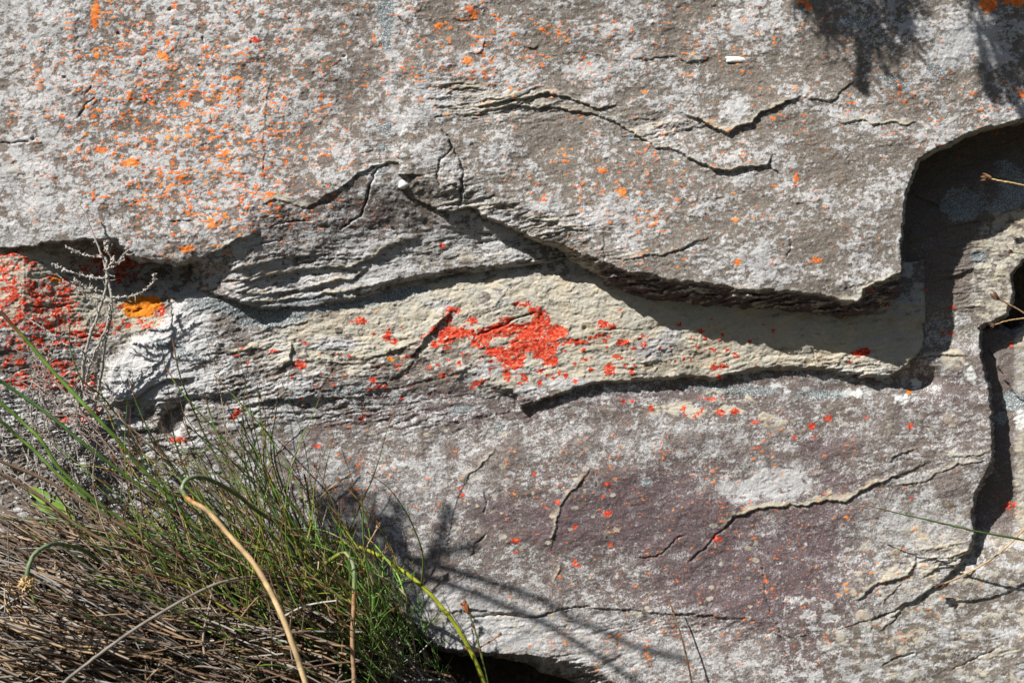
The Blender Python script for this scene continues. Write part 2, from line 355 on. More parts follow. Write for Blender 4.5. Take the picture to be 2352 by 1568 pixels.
REDL = patches([  # left-hand wall of red lichen
      (20, 615, 30, 12), (65, 608, 16, 16), (12, 585, 16, 7), (45, 585, 22, 6), (55, 670, 56, 26), (15, 690, 26, 26), (115, 700, 60, 32), (130, 660, 44, 24), (40, 740, 50, 16), (100, 745, 60, 20),
      (60, 790, 52, 16), (150, 740, 36, 18), (205, 765, 60, 10, -.12), (245, 752, 28, 10, -.1), (150, 790, 30, 10), (30, 830, 30, 12), (120, 840, 40, 12), (90, 865, 46, 12), (60, 880, 40, 10),
      (130, 885, 40, 12), (190, 880, 30, 8), (150, 860, 30, 8), (320, 742, 26, 7), (368, 715, 8, 20), (330, 738, 20, 9), (265, 600, 50, 25, .2), (225, 612, 40, 14), (290, 640, 30, 10), (80, 800, 30, 10), (215, 940, 12, 6),
      (170, 960, 40, 10), (285, 700, 8, 6), (60, 725, 40, 12), (20, 640, 18, 5)], .14, 1.5, .10, 24)*(1-.8*sstep(.2, .35, NF+.3*NR))
YOLK = patches([(325, 700, 40, 22), (318, 715, 36, 16), (345, 695, 26, 18), (130, 645, 14, 5), (1990+117, 898-0, 0.1, 0.1), (2087, 900, 8, 6), (1072, 900, 1, 1), (897, 825, 9, 4), (1165, 676, 1, 1)], .1, .7)
BLUEM = patches([(560, 712, 90, 18, .1), (640, 725, 70, 22, -.1), (480, 700, 50, 14), (700, 690, 60, 10, -.15), (830, 695, 110, 11, -.15), (930, 672, 60, 12, -.18), (600, 740, 60, 14), (885, 293, 14, 18), (880, 340, 10, 8), (872, 395, 14, 8),
      (1487, 1107, 14, 12), (1145, 980, 14, 9), (1450, 317, 13, 10), (2150, 165, 22, 14, .5), (2060, 190, 40, 12, .3), (1960, 50, 40, 14), (75, 655, 22, 7), (800, 900, 100, 8, -.1), (1700, 895, 120, 9, .05), (1900, 905, 70, 10),
      (1060, 940, 30, 10), (560, 865, 30, 5), (2210, 470, 50, 40), (2300, 430, 60, 60), (2200, 620, 20, 8), (2330, 920, 30, 24), (2300, 960, 16, 16), (400, 800, 60, 10, .4), (2230, 590, 40, 16), (2150, 745, 30, 6), (650, 920, 60, 7, -.1),
      (888, 30, 18, 50), (886, 90, 12, 26)], .25, 1.3)
CHALK = patches([(1690, 136, 1, 1), (1780, 887, 16, 6), (1805, 896, 8, 4), (1850, 895, 10, 4), (1965, 902, 26, 8), (1990, 905, 12, 7), (2105, 880, 12, 12), (2230, 860, 10, 24, -.2), (2070, 915, 18, 10), (2345, 960, 12, 22), (1397, 896, 8, 5),
      (1450, 888, 10, 4), (300, 860, 1, 1)], .2, 1.2)
ZERO = np.zeros(SH, np.float32)
def cover(f, wd=.14, n=None, m=.5):
    """ragged pale crust covering about the fraction f of the stone"""
    return sstep(-wd, wd, rank((NR if n is None else n)+m*N150+WHITE*.10)-(1-f))
def flecks(lo, hi, n=None, m=None, k=.55): return sstep(lo-.15, hi+.15, NR*k+N150*(1-k))

# ================================================================ ROCKS
def rough_face(h, lam, amp=1.0):
    return h+N600*20*amp+N150*7*amp+N60*1.6*amp+N18*.9*amp+N9*.45+NF*.5+CHIP*1.0*amp+TLAM*5.5*lam+TLAM2*3*lam+TLB*4*lam

# ---- upper right slab (the big overhanging one)
outU = [(918, -200), (925, 0), (905, 30), (928, 75), (915, 120), (924, 190), (908, 240), (918, 285), (903, 330), (909, 372), (903, 425), (925, 452), (960, 472), (1000, 490), (1030, 495), (1055, 494), (1078, 482), (1092, 486), (1105, 506), (1150, 520), (1190, 535), (1240, 560),
        (1290, 578), (1330, 610), (1385, 640), (1388, 655), (1480, 686), (1560, 697), (1680, 706), (1800, 713), (1860, 717), (1930, 731), (1985, 718), (2030, 702), (2062, 680), (2074, 650), (2074, 560), (2078, 470), (2090, 430), (2112, 372),
        (2160, 345), (2230, 312), (2290, 292), (2352, 281), (2600, 250), (2600, -200)]
inU = [(930, -220), (933, 0), (914, 30), (936, 75), (924, 120), (932, 190), (917, 240), (927, 285), (912, 330), (918, 372), (913, 420), (932, 444), (965, 464), (1004, 480), (1032, 486), (1054, 485), (1078, 474), (1096, 480), (1112, 498), (1154, 512), (1196, 528), (1246, 552), (1292, 562), (1345, 585), (1390, 604), (1440, 622), (1560, 640), (1690, 663), (1835, 667),
       (1905, 682), (1972, 690), (1984, 664), (2012, 650), (2055, 632), (2070, 625), (2070, 560), (2072, 470), (2086, 425), (2106, 366), (2160, 335), (2230, 303), (2290, 286), (2352, 276), (2620, 240), (2620, -220)]
so = poly_sd(outU, WU, WV); si = poly_sd(inU, WU, WV)
t = band(so, si, .8)
CREAM[:] = 0
strata = sstep(925, 1060, GU+60*N60)*np.clip(blobs([(1120, 240, 190, 42, 1.1), (1000, 205, 110, 40, .5), (1000, 470, 130, 34, 1.2), (1240, 520, 130, 34, 1.0), (1400, 590, 120, 36, .5), (1500, 300, 80, 30, .7), (1560, 290, 100, 30, .5), (1010, 400, 50, 70, .6), (1150, 400, 90, 60, .25)]), 0, 1)
strata = np.maximum(strata, 1-sstep(.55, 1, t))*(1-.8*(GU < 960)*(GV < 430))
h = 150+0*GU
h = rough_face(h, .12+.9*strata*(1-.3*N60), .8)
h += -14*sstep(1500, 2400, GU)+6*np.sin(GU/300)
h -= 26*(1-sstep(0, 75, so))*sstep(1400, 1330, GU)*(GV > 400)
h -= 7*(1-sstep(0, 40, so))*(GU < 1000)*(GV < 430)
h -= 30*sstep(2000, 2500, GU)*sstep(500, 100, GV)
# each flake of the face
step(h, [(1085, 243), (1130, 238), (1180, 230), (1220, 222), (1262, 212), (1308, 227), (1335, 240), (1373, 247), (1411, 243), (1419, 234)], 11, 46, 1.6, .8)
step(h, [(1030, 276), (1060, 268), (1117, 254), (1171, 244), (1274, 247), (1349, 257), (1400, 272), (1430, 290), (1458, 309), (1503, 337), (1558, 346), (1575, 362), (1610, 377), (1645, 386), (1678, 390), (1720, 387), (1760, 380), (1771, 362), (1771, 330)], 9, 44, 1.6, .55)
step(h, [(1555, 352), (1610, 374), (1645, 384), (1678, 389), (1720, 386), (1762, 379), (1770, 360)], 7, 30, 1.6, .8)
step(h, [(1560, 258), (1600, 272), (1640, 292), (1676, 304), (1690, 290), (1726, 280), (1742, 268), (1760, 253), (1808, 233), (1846, 219)], 15, 52, 1.6, .95)
step(h, [(1846, 219), (1880, 231), (1905, 233), (1925, 222), (1935, 203), (1965, 182)], 6, 40, 1.6, .5)
step(h, [(1925, 282), (1950, 282), (1982, 274), (2013, 284), (2044, 283), (2085, 288), (2108, 274)], 6, 26, 1.5, 1, 9)
step(h, [(1440, 131), (1480, 134), (1520, 131), (1560, 130), (1575, 140), (1600, 139), (1625, 137), (1636, 128)], 5, 20, 1.3, .5)
step(h, [(1260, 128), (1330, 118), (1400, 130), (1440, 131)], 2.5, 25, 1.5, .2)
step(h, [(1200, 105), (1225, 112), (1236, 103)], 6, 12, 1.5, .1, 4, .3)
step(h, [(1075, 118), (1095, 124), (1112, 112), (1116, 85)], 4, 16, 1.5, .3)
step(h, [(1800, 425), (1810, 460), (1830, 468), (1880, 462)], 4, 16, 1.5, .4)
step(h, [(1140, 210), (1080, 202), (1020, 212)][::-1], 6, 16, 1.4, .3)
step(h, [(1170, 200), (1100, 190), (1000, 198), (950, 205)][::-1], 4, 16, 1.4, .3)
step(h, [(1400, 592), (1462, 590), (1520, 586), (1572, 569), (1600, 553), (1636, 547)], 7, 26, 1.5, .5)
step(h, [(1180, 498), (1230, 506), (1300, 520), (1360, 536)], 5, 16, 1.5, .6)
step(h, [(1110, 478), (1150, 470), (1200, 466)], 5, 14, 1.5, .8)
step(h, [(1920, 700), (1975, 692), (1985, 664), (2012, 651), (2074, 624)], 6, 10, 1.6, .9)
step(h, [(1930, 660), (1985, 652), (2040, 640), (2068, 620)], 4, 14, 1.6, .4)
step(h, [(1450, 655), (1520, 672), (1600, 680), (1700, 692)], 10, 9, 1.5, .4)
step(h, [(1500, 668), (1640, 676), (1760, 690), (1850, 697)], 9, 10, 1.5, .4)
groove(h, [(1014, 294), (1030, 320), (1042, 349), (1055, 372), (1065, 393), (1061, 430), (1059, 484)], 9, 2.6)
groove(h, [(1010, 430), (1005, 395), (1012, 370), (1040, 330)], 5, 3)
groove(h, [(1385, 540), (1387, 580), (1389, 640)], 4, 1.8)
groove(h, [(1817, 545), (1815, 570), (1806, 592)], 5, 1.6)
groove(h, [(1790, 400), (1770, 385), (1768, 375)], 6, 2.2)
groove(h, [(1620, 560), (1560, 575)], 3, 1.8)
h += 5*np.exp(-((GU-928)/11)**2-((GV-424)/10)**2)
h = h*t+(1-t)*(60-20*sstep(1300, 1100, GU))+(1-t)*t*4*(LAM*14+LAM2*10)
under_shade = (1-sstep(.8, .97, t))*sstep(1330, 1420, GU)*(GV > 560)  # underside: shade deepened in the colour, purple tint over the cream
crU = np.clip(np.maximum(CREAM, (1-sstep(.75, .98, t))*.55*(1-under_shade))+.8*strata*(1-under_shade)*sstep(-.3, .3, LAM+.4*NR)-.1+under_shade*.75*sstep(.0, .35, LAM2+.3*LAM)+.5*np.exp(-((GV-645-(GU-1560)*.1)/14)**2)*(GU > 1385)*(t > .9), 0, 1)
vj = np.exp(-((WU-920+24*N60)/7)**2)*(GV < 440)*sstep(-.2, .4, NR)*.9
pale = cover(.25, .3, NF+.8*NR, 1.0)
pale = np.clip(pale*.78+.13+.14*cover(.5, .4, NF, .1)+.5*strata*sstep(-.2, .3, LAM2)+vj*.5+.45*patches([(2240, 90, 70, 40, .3), (2190, 130, 50, 28), (2290, 130, 40, 30), (1690, 250, 30, 30), (2100, 60, 40, 20), (1350, 160, 60, 25)], .45, 1.7, .6, 26)*1.5, 0, 1)
edgep = blobs([(1700, 410, 70, 14, .8), (1790, 340, 12, 40, .5), (1800, 440, 16, 40, .5), (2010, 300, 60, 8, .6), (1500, 360, 40, 14, .4), (1240, 20, 30, 30, .2)])
pale = np.clip(pale+edgep*sstep(-.5, .4, N18), 0, 1)
greyU = .0
purU = np.clip(under_shade*.95+.2*sstep(0, .5, N150), 0, 1); pale = pale*(1-.85*under_shade)
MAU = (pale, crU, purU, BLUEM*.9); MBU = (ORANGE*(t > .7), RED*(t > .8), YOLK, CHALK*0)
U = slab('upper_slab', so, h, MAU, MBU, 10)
U.name = 'rock_slab'
tag(U, 'large overhanging grey rock slab with a dark arch at its right edge', 'rock slab')
HU = h

# ---- upper left slab with the laminated lens under it
outL = [(-300, -200), (950, -200), (950, 330), (1000, 420), (1150, 480), (1320, 560), (1310, 600), (1281, 601), (1200, 612), (1100, 624), (1000, 640), (950, 648), (912, 656), (860, 676), (804, 692), (760, 702), (683, 716), (615, 712), (560, 700), (512, 690), (470, 676), (443, 668), (428, 664),
        (436, 645), (441, 622), (440, 611), (425, 612), (400, 613), (360, 607), (322, 604), (300, 594), (286, 582), (270, 563), (250, 556), (180, 557), (112, 560), (84, 568), (60, 573), (0, 577), (-300, 580)]
inL = [(-300, -220), (960, -220), (960, 330), (1000, 420), (1150, 480), (1330, 550), (1270, 586), (1200, 596), (1100, 609), (1000, 624), (950, 632), (905, 640), (860, 660), (804, 678), (760, 690), (683, 706), (615, 702), (560, 690), (514, 680), (476, 666), (452, 652), (455, 625), (455, 590), (425, 600), (400, 603), (360, 598), (324, 594), (306, 585), (292, 573), (275, 555), (255, 549),
       (180, 551), (112, 553), (84, 562), (60, 567), (0, 571), (-300, 574)]
so = poly_sd(outL, WU, WV); si = poly_sd(inL, WU, WV); t = band(so, si, .8)
CREAM[:] = 0
strata = np.clip(blobs([(640, 660, 150, 34, 1.0), (800, 600, 150, 24, .6), (950, 560, 160, 40, .3), (1180, 570, 90, 30, .5), (560, 610, 90, 30, .6), (860, 350, 50, 40, .5), (620, 500, 160, 40, .2), (60, 420, 120, 120, .1)]), 0, 1)
strata = np.maximum(strata, (1-sstep(.6, 1, t))*sstep(450, 560, GU))
h = rough_face(138+0*GU, .1+1.0*strata*(1-.3*N60), .8)
h += 6*np.sin(GU/150+1)-8*sstep(500, 900, GU)-12*sstep(200, 20, GU)
h -= 40*sstep(400, 640, GV+.15*(GU-700))*sstep(480, 700, GU)        # the lens lies further back
h -= 24*sstep(560, 480, GU)*sstep(600, 625, GV)
h -= 12*sstep(560, 640, GV)*sstep(900, 700, GU)+29*sstep(470, 690, GV+.18*(GU-700))
step(h, [(700, 482), (745, 455), (775, 438), (800, 420), (826, 401), (860, 381), (901, 373), (925, 372)], 8, 50, 1.6, .4)
groove(h, [(868, 384), (857, 402), (850, 430), (843, 455), (826, 492), (800, 512), (782, 530)], 9, 2.8)
step(h, [(410, 613), (440, 603), (475, 588), (512, 569), (540, 553), (600, 535)], 13, 44, 1.6, .5)
step(h, [(470, 652), (512, 648), (581, 641), (649, 627), (718, 617), (804, 611), (845, 600), (862, 590), (875, 572), (905, 563), (946, 548), (970, 541)], 15, 40, 1.8, .5)
step(h, [(690, 660), (760, 655), (809, 640), (830, 622), (850, 612)], 9, 20, 1.6, .5)
step(h, [(520, 668), (600, 676), (680, 668), (740, 655), (800, 640)], 10, 18, 1.6, .4)
step(h, [(560, 690), (640, 690), (700, 684), (780, 672), (850, 655), (905, 645)], 9, 12, 1.6, .5)
step(h, [(450, 632), (520, 622), (600, 606), (680, 590), (740, 582)], 6, 22, 1.6, .3)
step(h, [(600, 470), (625, 458), (650, 462), (690, 474), (720, 472)], 4, 24, 1.6, .8, 12)
step(h, [(600, 430), (606, 400), (604, 330), (612, 240), (628, 160)], 3, 60, 2.0, .5, 5)
step(h, [(940, 500), (1000, 512), (1090, 530), (1180, 540)], 3, 24, 1.6, .3)
for L in ([(0, 328), (30, 329), (70, 327)], [(385, 509), (410, 508), (440, 508)], [(175, 270), (185, 262), (200, 235), (222, 222)], [(197, 212), (206, 205), (212, 196)], [(465, 85), (468, 105)], [(455, 148), (460, 155)], [(660, 600), (720, 588), (760, 580)],
          [(560, 570), (610, 556), (650, 552)], [(620, 520), (680, 505), (720, 508)], [(900, 520), (915, 540)], [(1090, 560), (1140, 552), (1200, 556)]):
    groove(h, L, 5, 1.8)
for (a, b) in ((390, 23), (272, 78), (148, 178), (76, 320), (790, 130)): h -= 10*np.exp(-((GU-a)/4)**2-((GV-b)/3)**2)
notch = np.exp(-((GU-452)/18)**2-((GV-632)/30)**2)
h -= 30*notch
h = h*t+(1-t)*40+(1-t)*t*4*(LAM*12+LAM2*9)*sstep(450, 560, GU)
far = sstep(280, 60, GU)
darkdots = spots(1500, np.clip(.35+.4*N150+.3*(GU < 620), 0, 1), 3, 17, 5, 1.1, 2.0)
c1 = cover(.55, .28, NF+.7*NR, .45)
pale = np.clip(c1*.95+.12+.3*far*sstep(.3, -.5, N60), 0, 1)*(1-.85*darkdots*sstep(700, 600, GV)*sstep(-.5, .3, NR+.2))
pale = pale*(1-.5*sstep(560, 800, GU)*(1-cover(.3, .12))*sstep(560, 480, GV))
lens = sstep(470, 560, GV)*sstep(420, 600, GU)
pale = np.clip(pale*(1-.2*lens)+.45*lens*cover(.5, .2, LAM+.6*NR)+.7*strata*sstep(-.15, .3, LAM2), 0, 1)
pale = np.clip(pale+.9*sstep(-.5, .2, NR)*blobs([(898, 190, 20, 110, 1), (890, 30, 20, 60, 1), (640, 470, 40, 12, .5)]), 0, 1)
cr = np.clip(CREAM+.35*lens*sstep(-.1, .4, LAM)+.22*cover(.4, .3, NRc)*far+.5*blobs([(1050, 590, 130, 30, 1), (30, 540, 160, 40, .6), (380, 590, 90, 14, .9), (30, 400, 70, 50, .5), (330, 520, 90, 30, .35), (850, 340, 16, 12, 1.5), (910, 370, 20, 6, 1)])*sstep(-.3, .5, N60)+.25*(1-sstep(.7, 1, t)), 0, 1)
L_ = slab('rock_slab', so, h, (pale, cr, np.clip(.15+.45*blobs([(760, 500, 200, 60, 1)]), 0, 1), BLUEM), (ORANGE*(t > .6), RED*(t > .6), ZERO, ZERO), -10)
tag(L_, 'upper left rock slab mottled white and thickly peppered with orange lichen', 'rock slab')

# ---- lower block, with the shaded back wall on its right
outB = [(-300, 880), (300, 860), (900, 820), (1900, 780), (2000, 600), (1990, 200), (2700, 160), (2700, 420), (2420, 560), (2352, 600), (2324, 630), (2330, 670), (2317, 722), (2293, 740), (2254, 757), (2255, 800), (2269, 862), (2283, 927), (2286, 1050), (2284, 1085), (2268, 1104), (2246, 1140), (2240, 1200),
        (2243, 1250), (2246, 1290), (2220, 1318), (2180, 1340), (2120, 1376), (2060, 1410), (2010, 1428), (1940, 1450), (1880, 1462), (1836, 1470), (1826, 1600), (1840, 1760), (1560, 1760), (1400, 1600), (1330, 1572), (1290, 1556), (1250, 1542), (1200, 1520), (1150, 1512), (1060, 1508), (1010, 1494), (970, 1466), (930, 1425), (880, 1385), (840, 1350), (700, 1330), (400, 1300), (-300, 1270)]
inB = [(-300, 860), (300, 840), (900, 800), (1900, 760), (1980, 600), (1980, 190), (2720, 150), (2700, 410), (2415, 556), (2349, 594), (2319, 630), (2324, 670), (2312, 718), (2288, 734), (2246, 751), (2248, 800), (2262, 862), (2275, 927), (2279, 1050), (2262, 1085), (2246, 1108), (2238, 1140), (2232, 1200),
       (2232, 1240), (2225, 1262), (2205, 1290), (2170, 1328), (2112, 1366), (2050, 1402), (2004, 1420), (1936, 1444), (1880, 1456), (1830, 1464), (1812, 1600), (1830, 1760), (1570, 1740), (1440, 1590), (1380, 1540), (1330, 1520), (1250, 1510), (1200, 1504), (1150, 1500), (1060, 1496), (1014, 1484), (978, 1458), (940, 1418), (890, 1376), (850, 1340), (700, 1310), (400, 1280), (-300, 1250)]
so = poly_sd(outB, WU, WV); si = poly_sd(inB, WU, WV); t = band(so, si, .8)
CREAM[:] = 0
strata = np.clip(blobs([(2150, 1290, 110, 30, .9), (1400, 1440, 400, 22, .6), (2100, 1080, 200, 60, .3), (1250, 1525, 200, 30, .9), (2150, 1000, 100, 60, .2), (1500, 920, 300, 16, .3), (900, 960, 300, 30, .9), (200, 1150, 300, 100, .7), (2200, 620, 100, 120, .6), (2190, 470, 120, 130, .5)]), 0, 1)
h = rough_face(22+0*GU, .10+1.0*strata, .75)
hollow = sstep(1960, 2060, GU)*sstep(830, 760, GV+.0*GU)
h -= 12*sstep(1100, 900, GV)*sstep(1200, 1000, GU)*0
h = h-22*hollow-20*sstep(1960, 2100, GU)*sstep(640, 400, GV)
h -= 4*np.exp(-((GV-895+.02*(GU-1600))/26)**2)*(GU > 1180)
step(h, [(1600, 905), (1700, 902), (1720, 915), (1745, 935)], 3, 20)
# hollow at the right end of the ledge
h -= 44*np.exp(-(((GU-2112)/46)**2+((GV-872)/30)**2)**1.4)
step(h, [(2100, 826), (2140, 816), (2190, 812), (2225, 818)], 8, 30, 1.8, .7)
h -= 9*N18*np.exp(-((GU-2085)/30)**2-((GV-905)/30)**2)
# long strata and flakes of the face
step(h, [(1640, 1240), (1660, 1215), (1680, 1190), (1740, 1168), (1780, 1160), (1850, 1158), (1905, 1152), (1950, 1148), (1968, 1130), (2010, 1112), (2060, 1095), (2110, 1070), (2140, 1058)], 9, 46, 1.7, .9)
step(h, [(2050, 1115), (2100, 1108), (2125, 1105), (2150, 1090), (2190, 1070), (2240, 1060), (2280, 1050)], 6, 26, 1.6, .7)
step(h, [(2040, 1068), (2050, 1050), (2080, 1036), (2110, 1030)], 5, 22, 1.6, .4)
step(h, [(2155, 1035), (2200, 1050), (2260, 1040), (2285, 1030)], 5, 22, 1.6, .9)
step(h, [(1960, 1380), (1985, 1365), (2000, 1350), (2020, 1336), (2060, 1330), (2090, 1320), (2103, 1290), (2098, 1264)], 11, 40, 1.8, .9)
step(h, [(2098, 1262), (2150, 1258), (2200, 1250), (2235, 1240)], 5, 20, 1.6, .7)
step(h, [(2105, 1290), (2160, 1280), (2200, 1275), (2243, 1262)], 8, 14, 1.6, .7)
step(h, [(2026, 1392), (2040, 1370), (2060, 1350), (2075, 1334)], 5, 26, 1.6, .9)
step(h, [(2110, 1330), (2150, 1310), (2160, 1295), (2200, 1282), (2240, 1270)], 8, 20, 1.6, .8)
step(h, [(1265, 1262), (1272, 1215), (1285, 1185), (1283, 1160), (1300, 1140), (1330, 1112), (1355, 1080), (1362, 1066)], 6, 26, 1.8, .6, 8)
step(h, [(1262, 1240), (1275, 1222), (1280, 1200)], 4, 10, 1.8, .6)
step(h, [(1270, 1338), (1290, 1310), (1292, 1290)], 4, 10, 1.8, .6)
step(h, [(1064, 1118), (1080, 1088), (1104, 1068), (1130, 1040), (1140, 1028)], 5, 22, 1.8, .75, 8)
groove(h, [(1365, 1080), (1368, 1120)], 4, 1.6)
groove(h, [(1105, 1130), (1117, 1152), (1110, 1180)], 5, 1.6)
groove(h, [(1078, 1280), (1090, 1250), (1125, 1225)], 4, 1.5)
groove(h, [(1450, 1282), (1510, 1276), (1530, 1260), (1560, 1236), (1580, 1228)], 5, 1.6)
groove(h, [(1580, 1290), (1620, 1260), (1660, 1215), (1690, 1190)], 5, 2.6)
groove(h, [(1070, 1420), (1130, 1412), (1200, 1418), (1240, 1412), (1300, 1396), (1360, 1392)], 7, 2.2)
step(h, [(930, 1400), (1000, 1405), (1080, 1400), (1160, 1408), (1230, 1412), (1330, 1395), (1420, 1398), (1520, 1408), (1620, 1412), (1790, 1430)], 7, 30, 2.0, .1)
step(h, [(1190, 944), (1120, 950), (1070, 958)][::-1], 4, 16, 1.5, .2)
step(h, [(1870, 1462), (1840, 1470), (1800, 1460), (1760, 1440)][::-1], 5, 16, 1.6, .2)
groove(h, [(1745, 1270), (1755, 1330), (1765, 1400), (1800, 1460), (1820, 1510), (1840, 1568)], 4, 1.5)
step(h, [(1835, 1498), (1855, 1482), (1870, 1476)], 5, 10, 1.6, .7)
step(h, [(2130, 650), (2180, 640), (2240, 615)], 8, 60, 2, .2)
step(h, [(2090, 560), (2180, 520), (2280, 500), (2360, 470)], 12, 70, 2, .1)
step(h, [(2080, 440), (2150, 470), (2230, 430), (2352, 400)], 14, 60, 2, .1)
wb = sstep(1440, 1475, GV)*sstep(1770, 1800, GU)*sstep(1930, 1880, GU)
h = h*t+(1-t)*(wb*14-60*(1-wb))+(1-t)*t*4*(LAM*10+LAM2*8)*(1-wb); HB = h
# colours
fine = sstep(-.25, .45, N9*.6+WHITE*.22)
pale = np.clip(.10+.5*fine*cover(.75, .3)+.35*cover(.4, .2)+.45*blobs([(1150, 1450, 260, 60, 1.3), (1550, 1510, 300, 50, .8), (900, 1120, 200, 120, .5), (2100, 1200, 160, 60, .8), (2150, 1350, 160, 100, .4), (1500, 1010, 340, 40, .5), (1050, 1380, 120, 60, .8)]), 0, 1)
darkp = patches([(1600, 1200, 150, 60), (1300, 1200, 110, 60), (1640, 1340, 120, 60), (1150, 1180, 60, 40), (1500, 1120, 90, 40), (1860, 1230, 70, 80), (1800, 1330, 90, 90), (1870, 1380, 60, 60), (1740, 1400, 90, 40), (1900, 1180, 60, 24), (1700, 1290, 50, 30), (1920, 1110, 50, 26), (1400, 1150, 60, 40), (1460, 1210, 60, 60), (1900, 1030, 60, 30), (1850, 1440, 40, 22)], .9, 1.5, .8, 34)
dp2 = sstep(.05, .35, N150*.7+N60*.4+blobs([(1350, 1180, 200, 120, .25), (1800, 1020, 120, 50, .15)]))
pale = np.clip(pale*(1-.62*darkp*sstep(-.5, .4, NF+.3))*(1-.62*dp2*(1-blobs([(1150, 1450, 260, 60, .9)])))+blobs([(1690, 1125, 34, 22, 1.6), (1790, 1105, 60, 30, 1.6), (1750, 1130, 40, 16, 1)], WU, WV)*sstep(-.5, .1, N18), 0, 1)
gry = blobs([(2000, 250, 1, 1, 0)])
cr = np.clip(CREAM+.8*sstep(.0, .35, N60+.35*N18)*blobs([(2100, 1260, 150, 70, 1), (2150, 1350, 150, 100, .8), (1950, 1400, 80, 50, .8), (1080, 1400, 240, 40, .7), (1650, 940, 260, 24, 1.2), (1900, 970, 260, 30, .8), (2180, 830, 90, 24, .9), (1000, 1450, 80, 50, .5), (2200, 1000, 100, 60, .5), (2300, 650, 60, 110, 1.3), (2150, 560, 100, 60, .4), (200, 1150, 400, 150, .6), (950, 1020, 120, 30, .5)])
        + .6*spots(260, np.clip(blobs([(1150, 1200, 300, 200, .5), (1900, 1350, 350, 140, .4), (1250, 1420, 300, 60, .6)]), 0, 1), 1.5, 7, 92, 1.3, 2), 0, 1)
pur = np.clip(.38+.45*darkp+.35*blobs([(1600, 1250, 420, 240, 1)])+.4*blobs([(1000, 950, 250, 30, 1), (2180, 900, 70, 60, .9), (1500, 900, 260, 16, 1.3), (1800, 1320, 220, 140, .5)])-.5*sstep(1950, 2100, GU)*(GV > 1150)-.5*(GV < 800)-.4*sstep(1500, 1600, GU)*0, 0, 1)
arch = sstep(0, 40, poly_sd([(2050, 300), (2400, 250), (2400, 430), (2290, 520), (2250, 640), (2230, 700), (2050, 700)], WU, WV)); pale = pale*(1-.85*arch); pur = np.clip(pur*(1-arch)+arch*.3, 0, 1); cr = cr*(1-.8*arch); litm = sstep(-20, 30, poly_sd([(2230, 560), (2300, 440), (2420, 400), (2420, 560), (2352, 600), (2324, 630), (2330, 670), (2317, 722), (2293, 745), (2235, 765)], WU, WV)); cr = np.clip(cr+litm*.9*sstep(-.4, .3, NR+.5*NRc), 0, 1); pur = pur*(1-litm); arch = arch*(1-litm)  # recess stone coloured darker to deepen the overhang's shade; lit strip stays cream
BL = patches([(0, 0, 1, 1), (2200, 470, 60, 50), (2280, 520, 50, 50), (2130, 560, 30, 30), (2330, 380, 40, 50)], .5, 1.6, .5, 40)
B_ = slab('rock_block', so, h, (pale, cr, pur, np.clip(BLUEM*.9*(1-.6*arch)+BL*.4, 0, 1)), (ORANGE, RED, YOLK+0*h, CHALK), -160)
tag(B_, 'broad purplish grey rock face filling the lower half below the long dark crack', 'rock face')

# ---- red lichen ledge in the middle
outR = [(-300, 480), (500, 480), (900, 560), (1250, 560), (1600, 600), (2120, 600), (2210, 610), (2207, 700), (2195, 722), (2160, 732), (2122, 742), (2122, 806), (2096, 832), (2076, 862), (2040, 882), (1990, 884), (1900, 870), (1800, 866), (1750, 868), (1690, 876), (1640, 882), (1560, 877), (1400, 886), (1330, 898), (1290, 914), (1240, 930), (1197, 943),
        (1185, 925), (1140, 915), (1080, 905), (1000, 915), (900, 930), (800, 950), (700, 980), (640, 1040), (600, 1120), (540, 1180), (-300, 1220)]
inR = [(-300, 460), (500, 460), (900, 540), (1250, 540), (1600, 580), (2120, 580), (2218, 600), (2204, 694), (2190, 716), (2156, 726), (2119, 738), (2118, 798), (2088, 826), (2060, 858), (2024, 862), (1960, 852), (1890, 842), (1804, 838), (1753, 843), (1690, 853), (1633, 866), (1570, 860), (1400, 874), (1329, 884), (1288, 901), (1237, 918), (1197, 934),
       (1180, 895), (1140, 860), (1080, 840), (1000, 840), (900, 840), (800, 850), (700, 860), (560, 880), (470, 980), (380, 1040), (-300, 1060)]
so = poly_sd(outR, WU, WV); si = poly_sd(inR, WU, WV); t = band(so, si, .8)
CREAM[:] = 0
strata = np.clip(blobs([(620, 850, 260, 90, .75), (900, 850, 150, 60, .4), (1900, 850, 160, 26, 1), (420, 720, 60, 60, .6), (150, 1000, 300, 120, .9), (800, 920, 400, 20, 1), (80, 900, 160, 60, .3), (2080, 720, 110, 60, .8), (2000, 820, 80, 30, .6)]), 0, 1)
strata = np.maximum(strata, (1-sstep(.6, 1, t))*(GU > 1100))
h = rough_face(40+0*GU, .30+.75*strata*(1-.3*N60)+.25*sstep(0, .5, N150), .75)+.9*sstep(.0, .05, NRc+.2*NF)-.3*NF+1.2*sstep(.1, .14, np.roll(N60, 77, 1)+.4*NR)
h += 14*sstep(1250, 1450, GU)*sstep(860, 740, GV)-6*sstep(700, 620, GV)*(GU > 450)
h += -6*sstep(470, 400, GU)*sstep(800, 640, GV)+84*np.clip((300-GU)/245, 0, 1)*sstep(1200, 600, GV)
h -= 40*np.exp(-(((GU-275)/140)**2+((GV-606)/56)**2)**1.6)
h += -30*sstep(2120, 2126, GU)-30*sstep(1880, 2130, GU)*sstep(850, 760, GV)
step(h, [(2122, 742), (2160, 730), (2200, 722)], 6, 30)
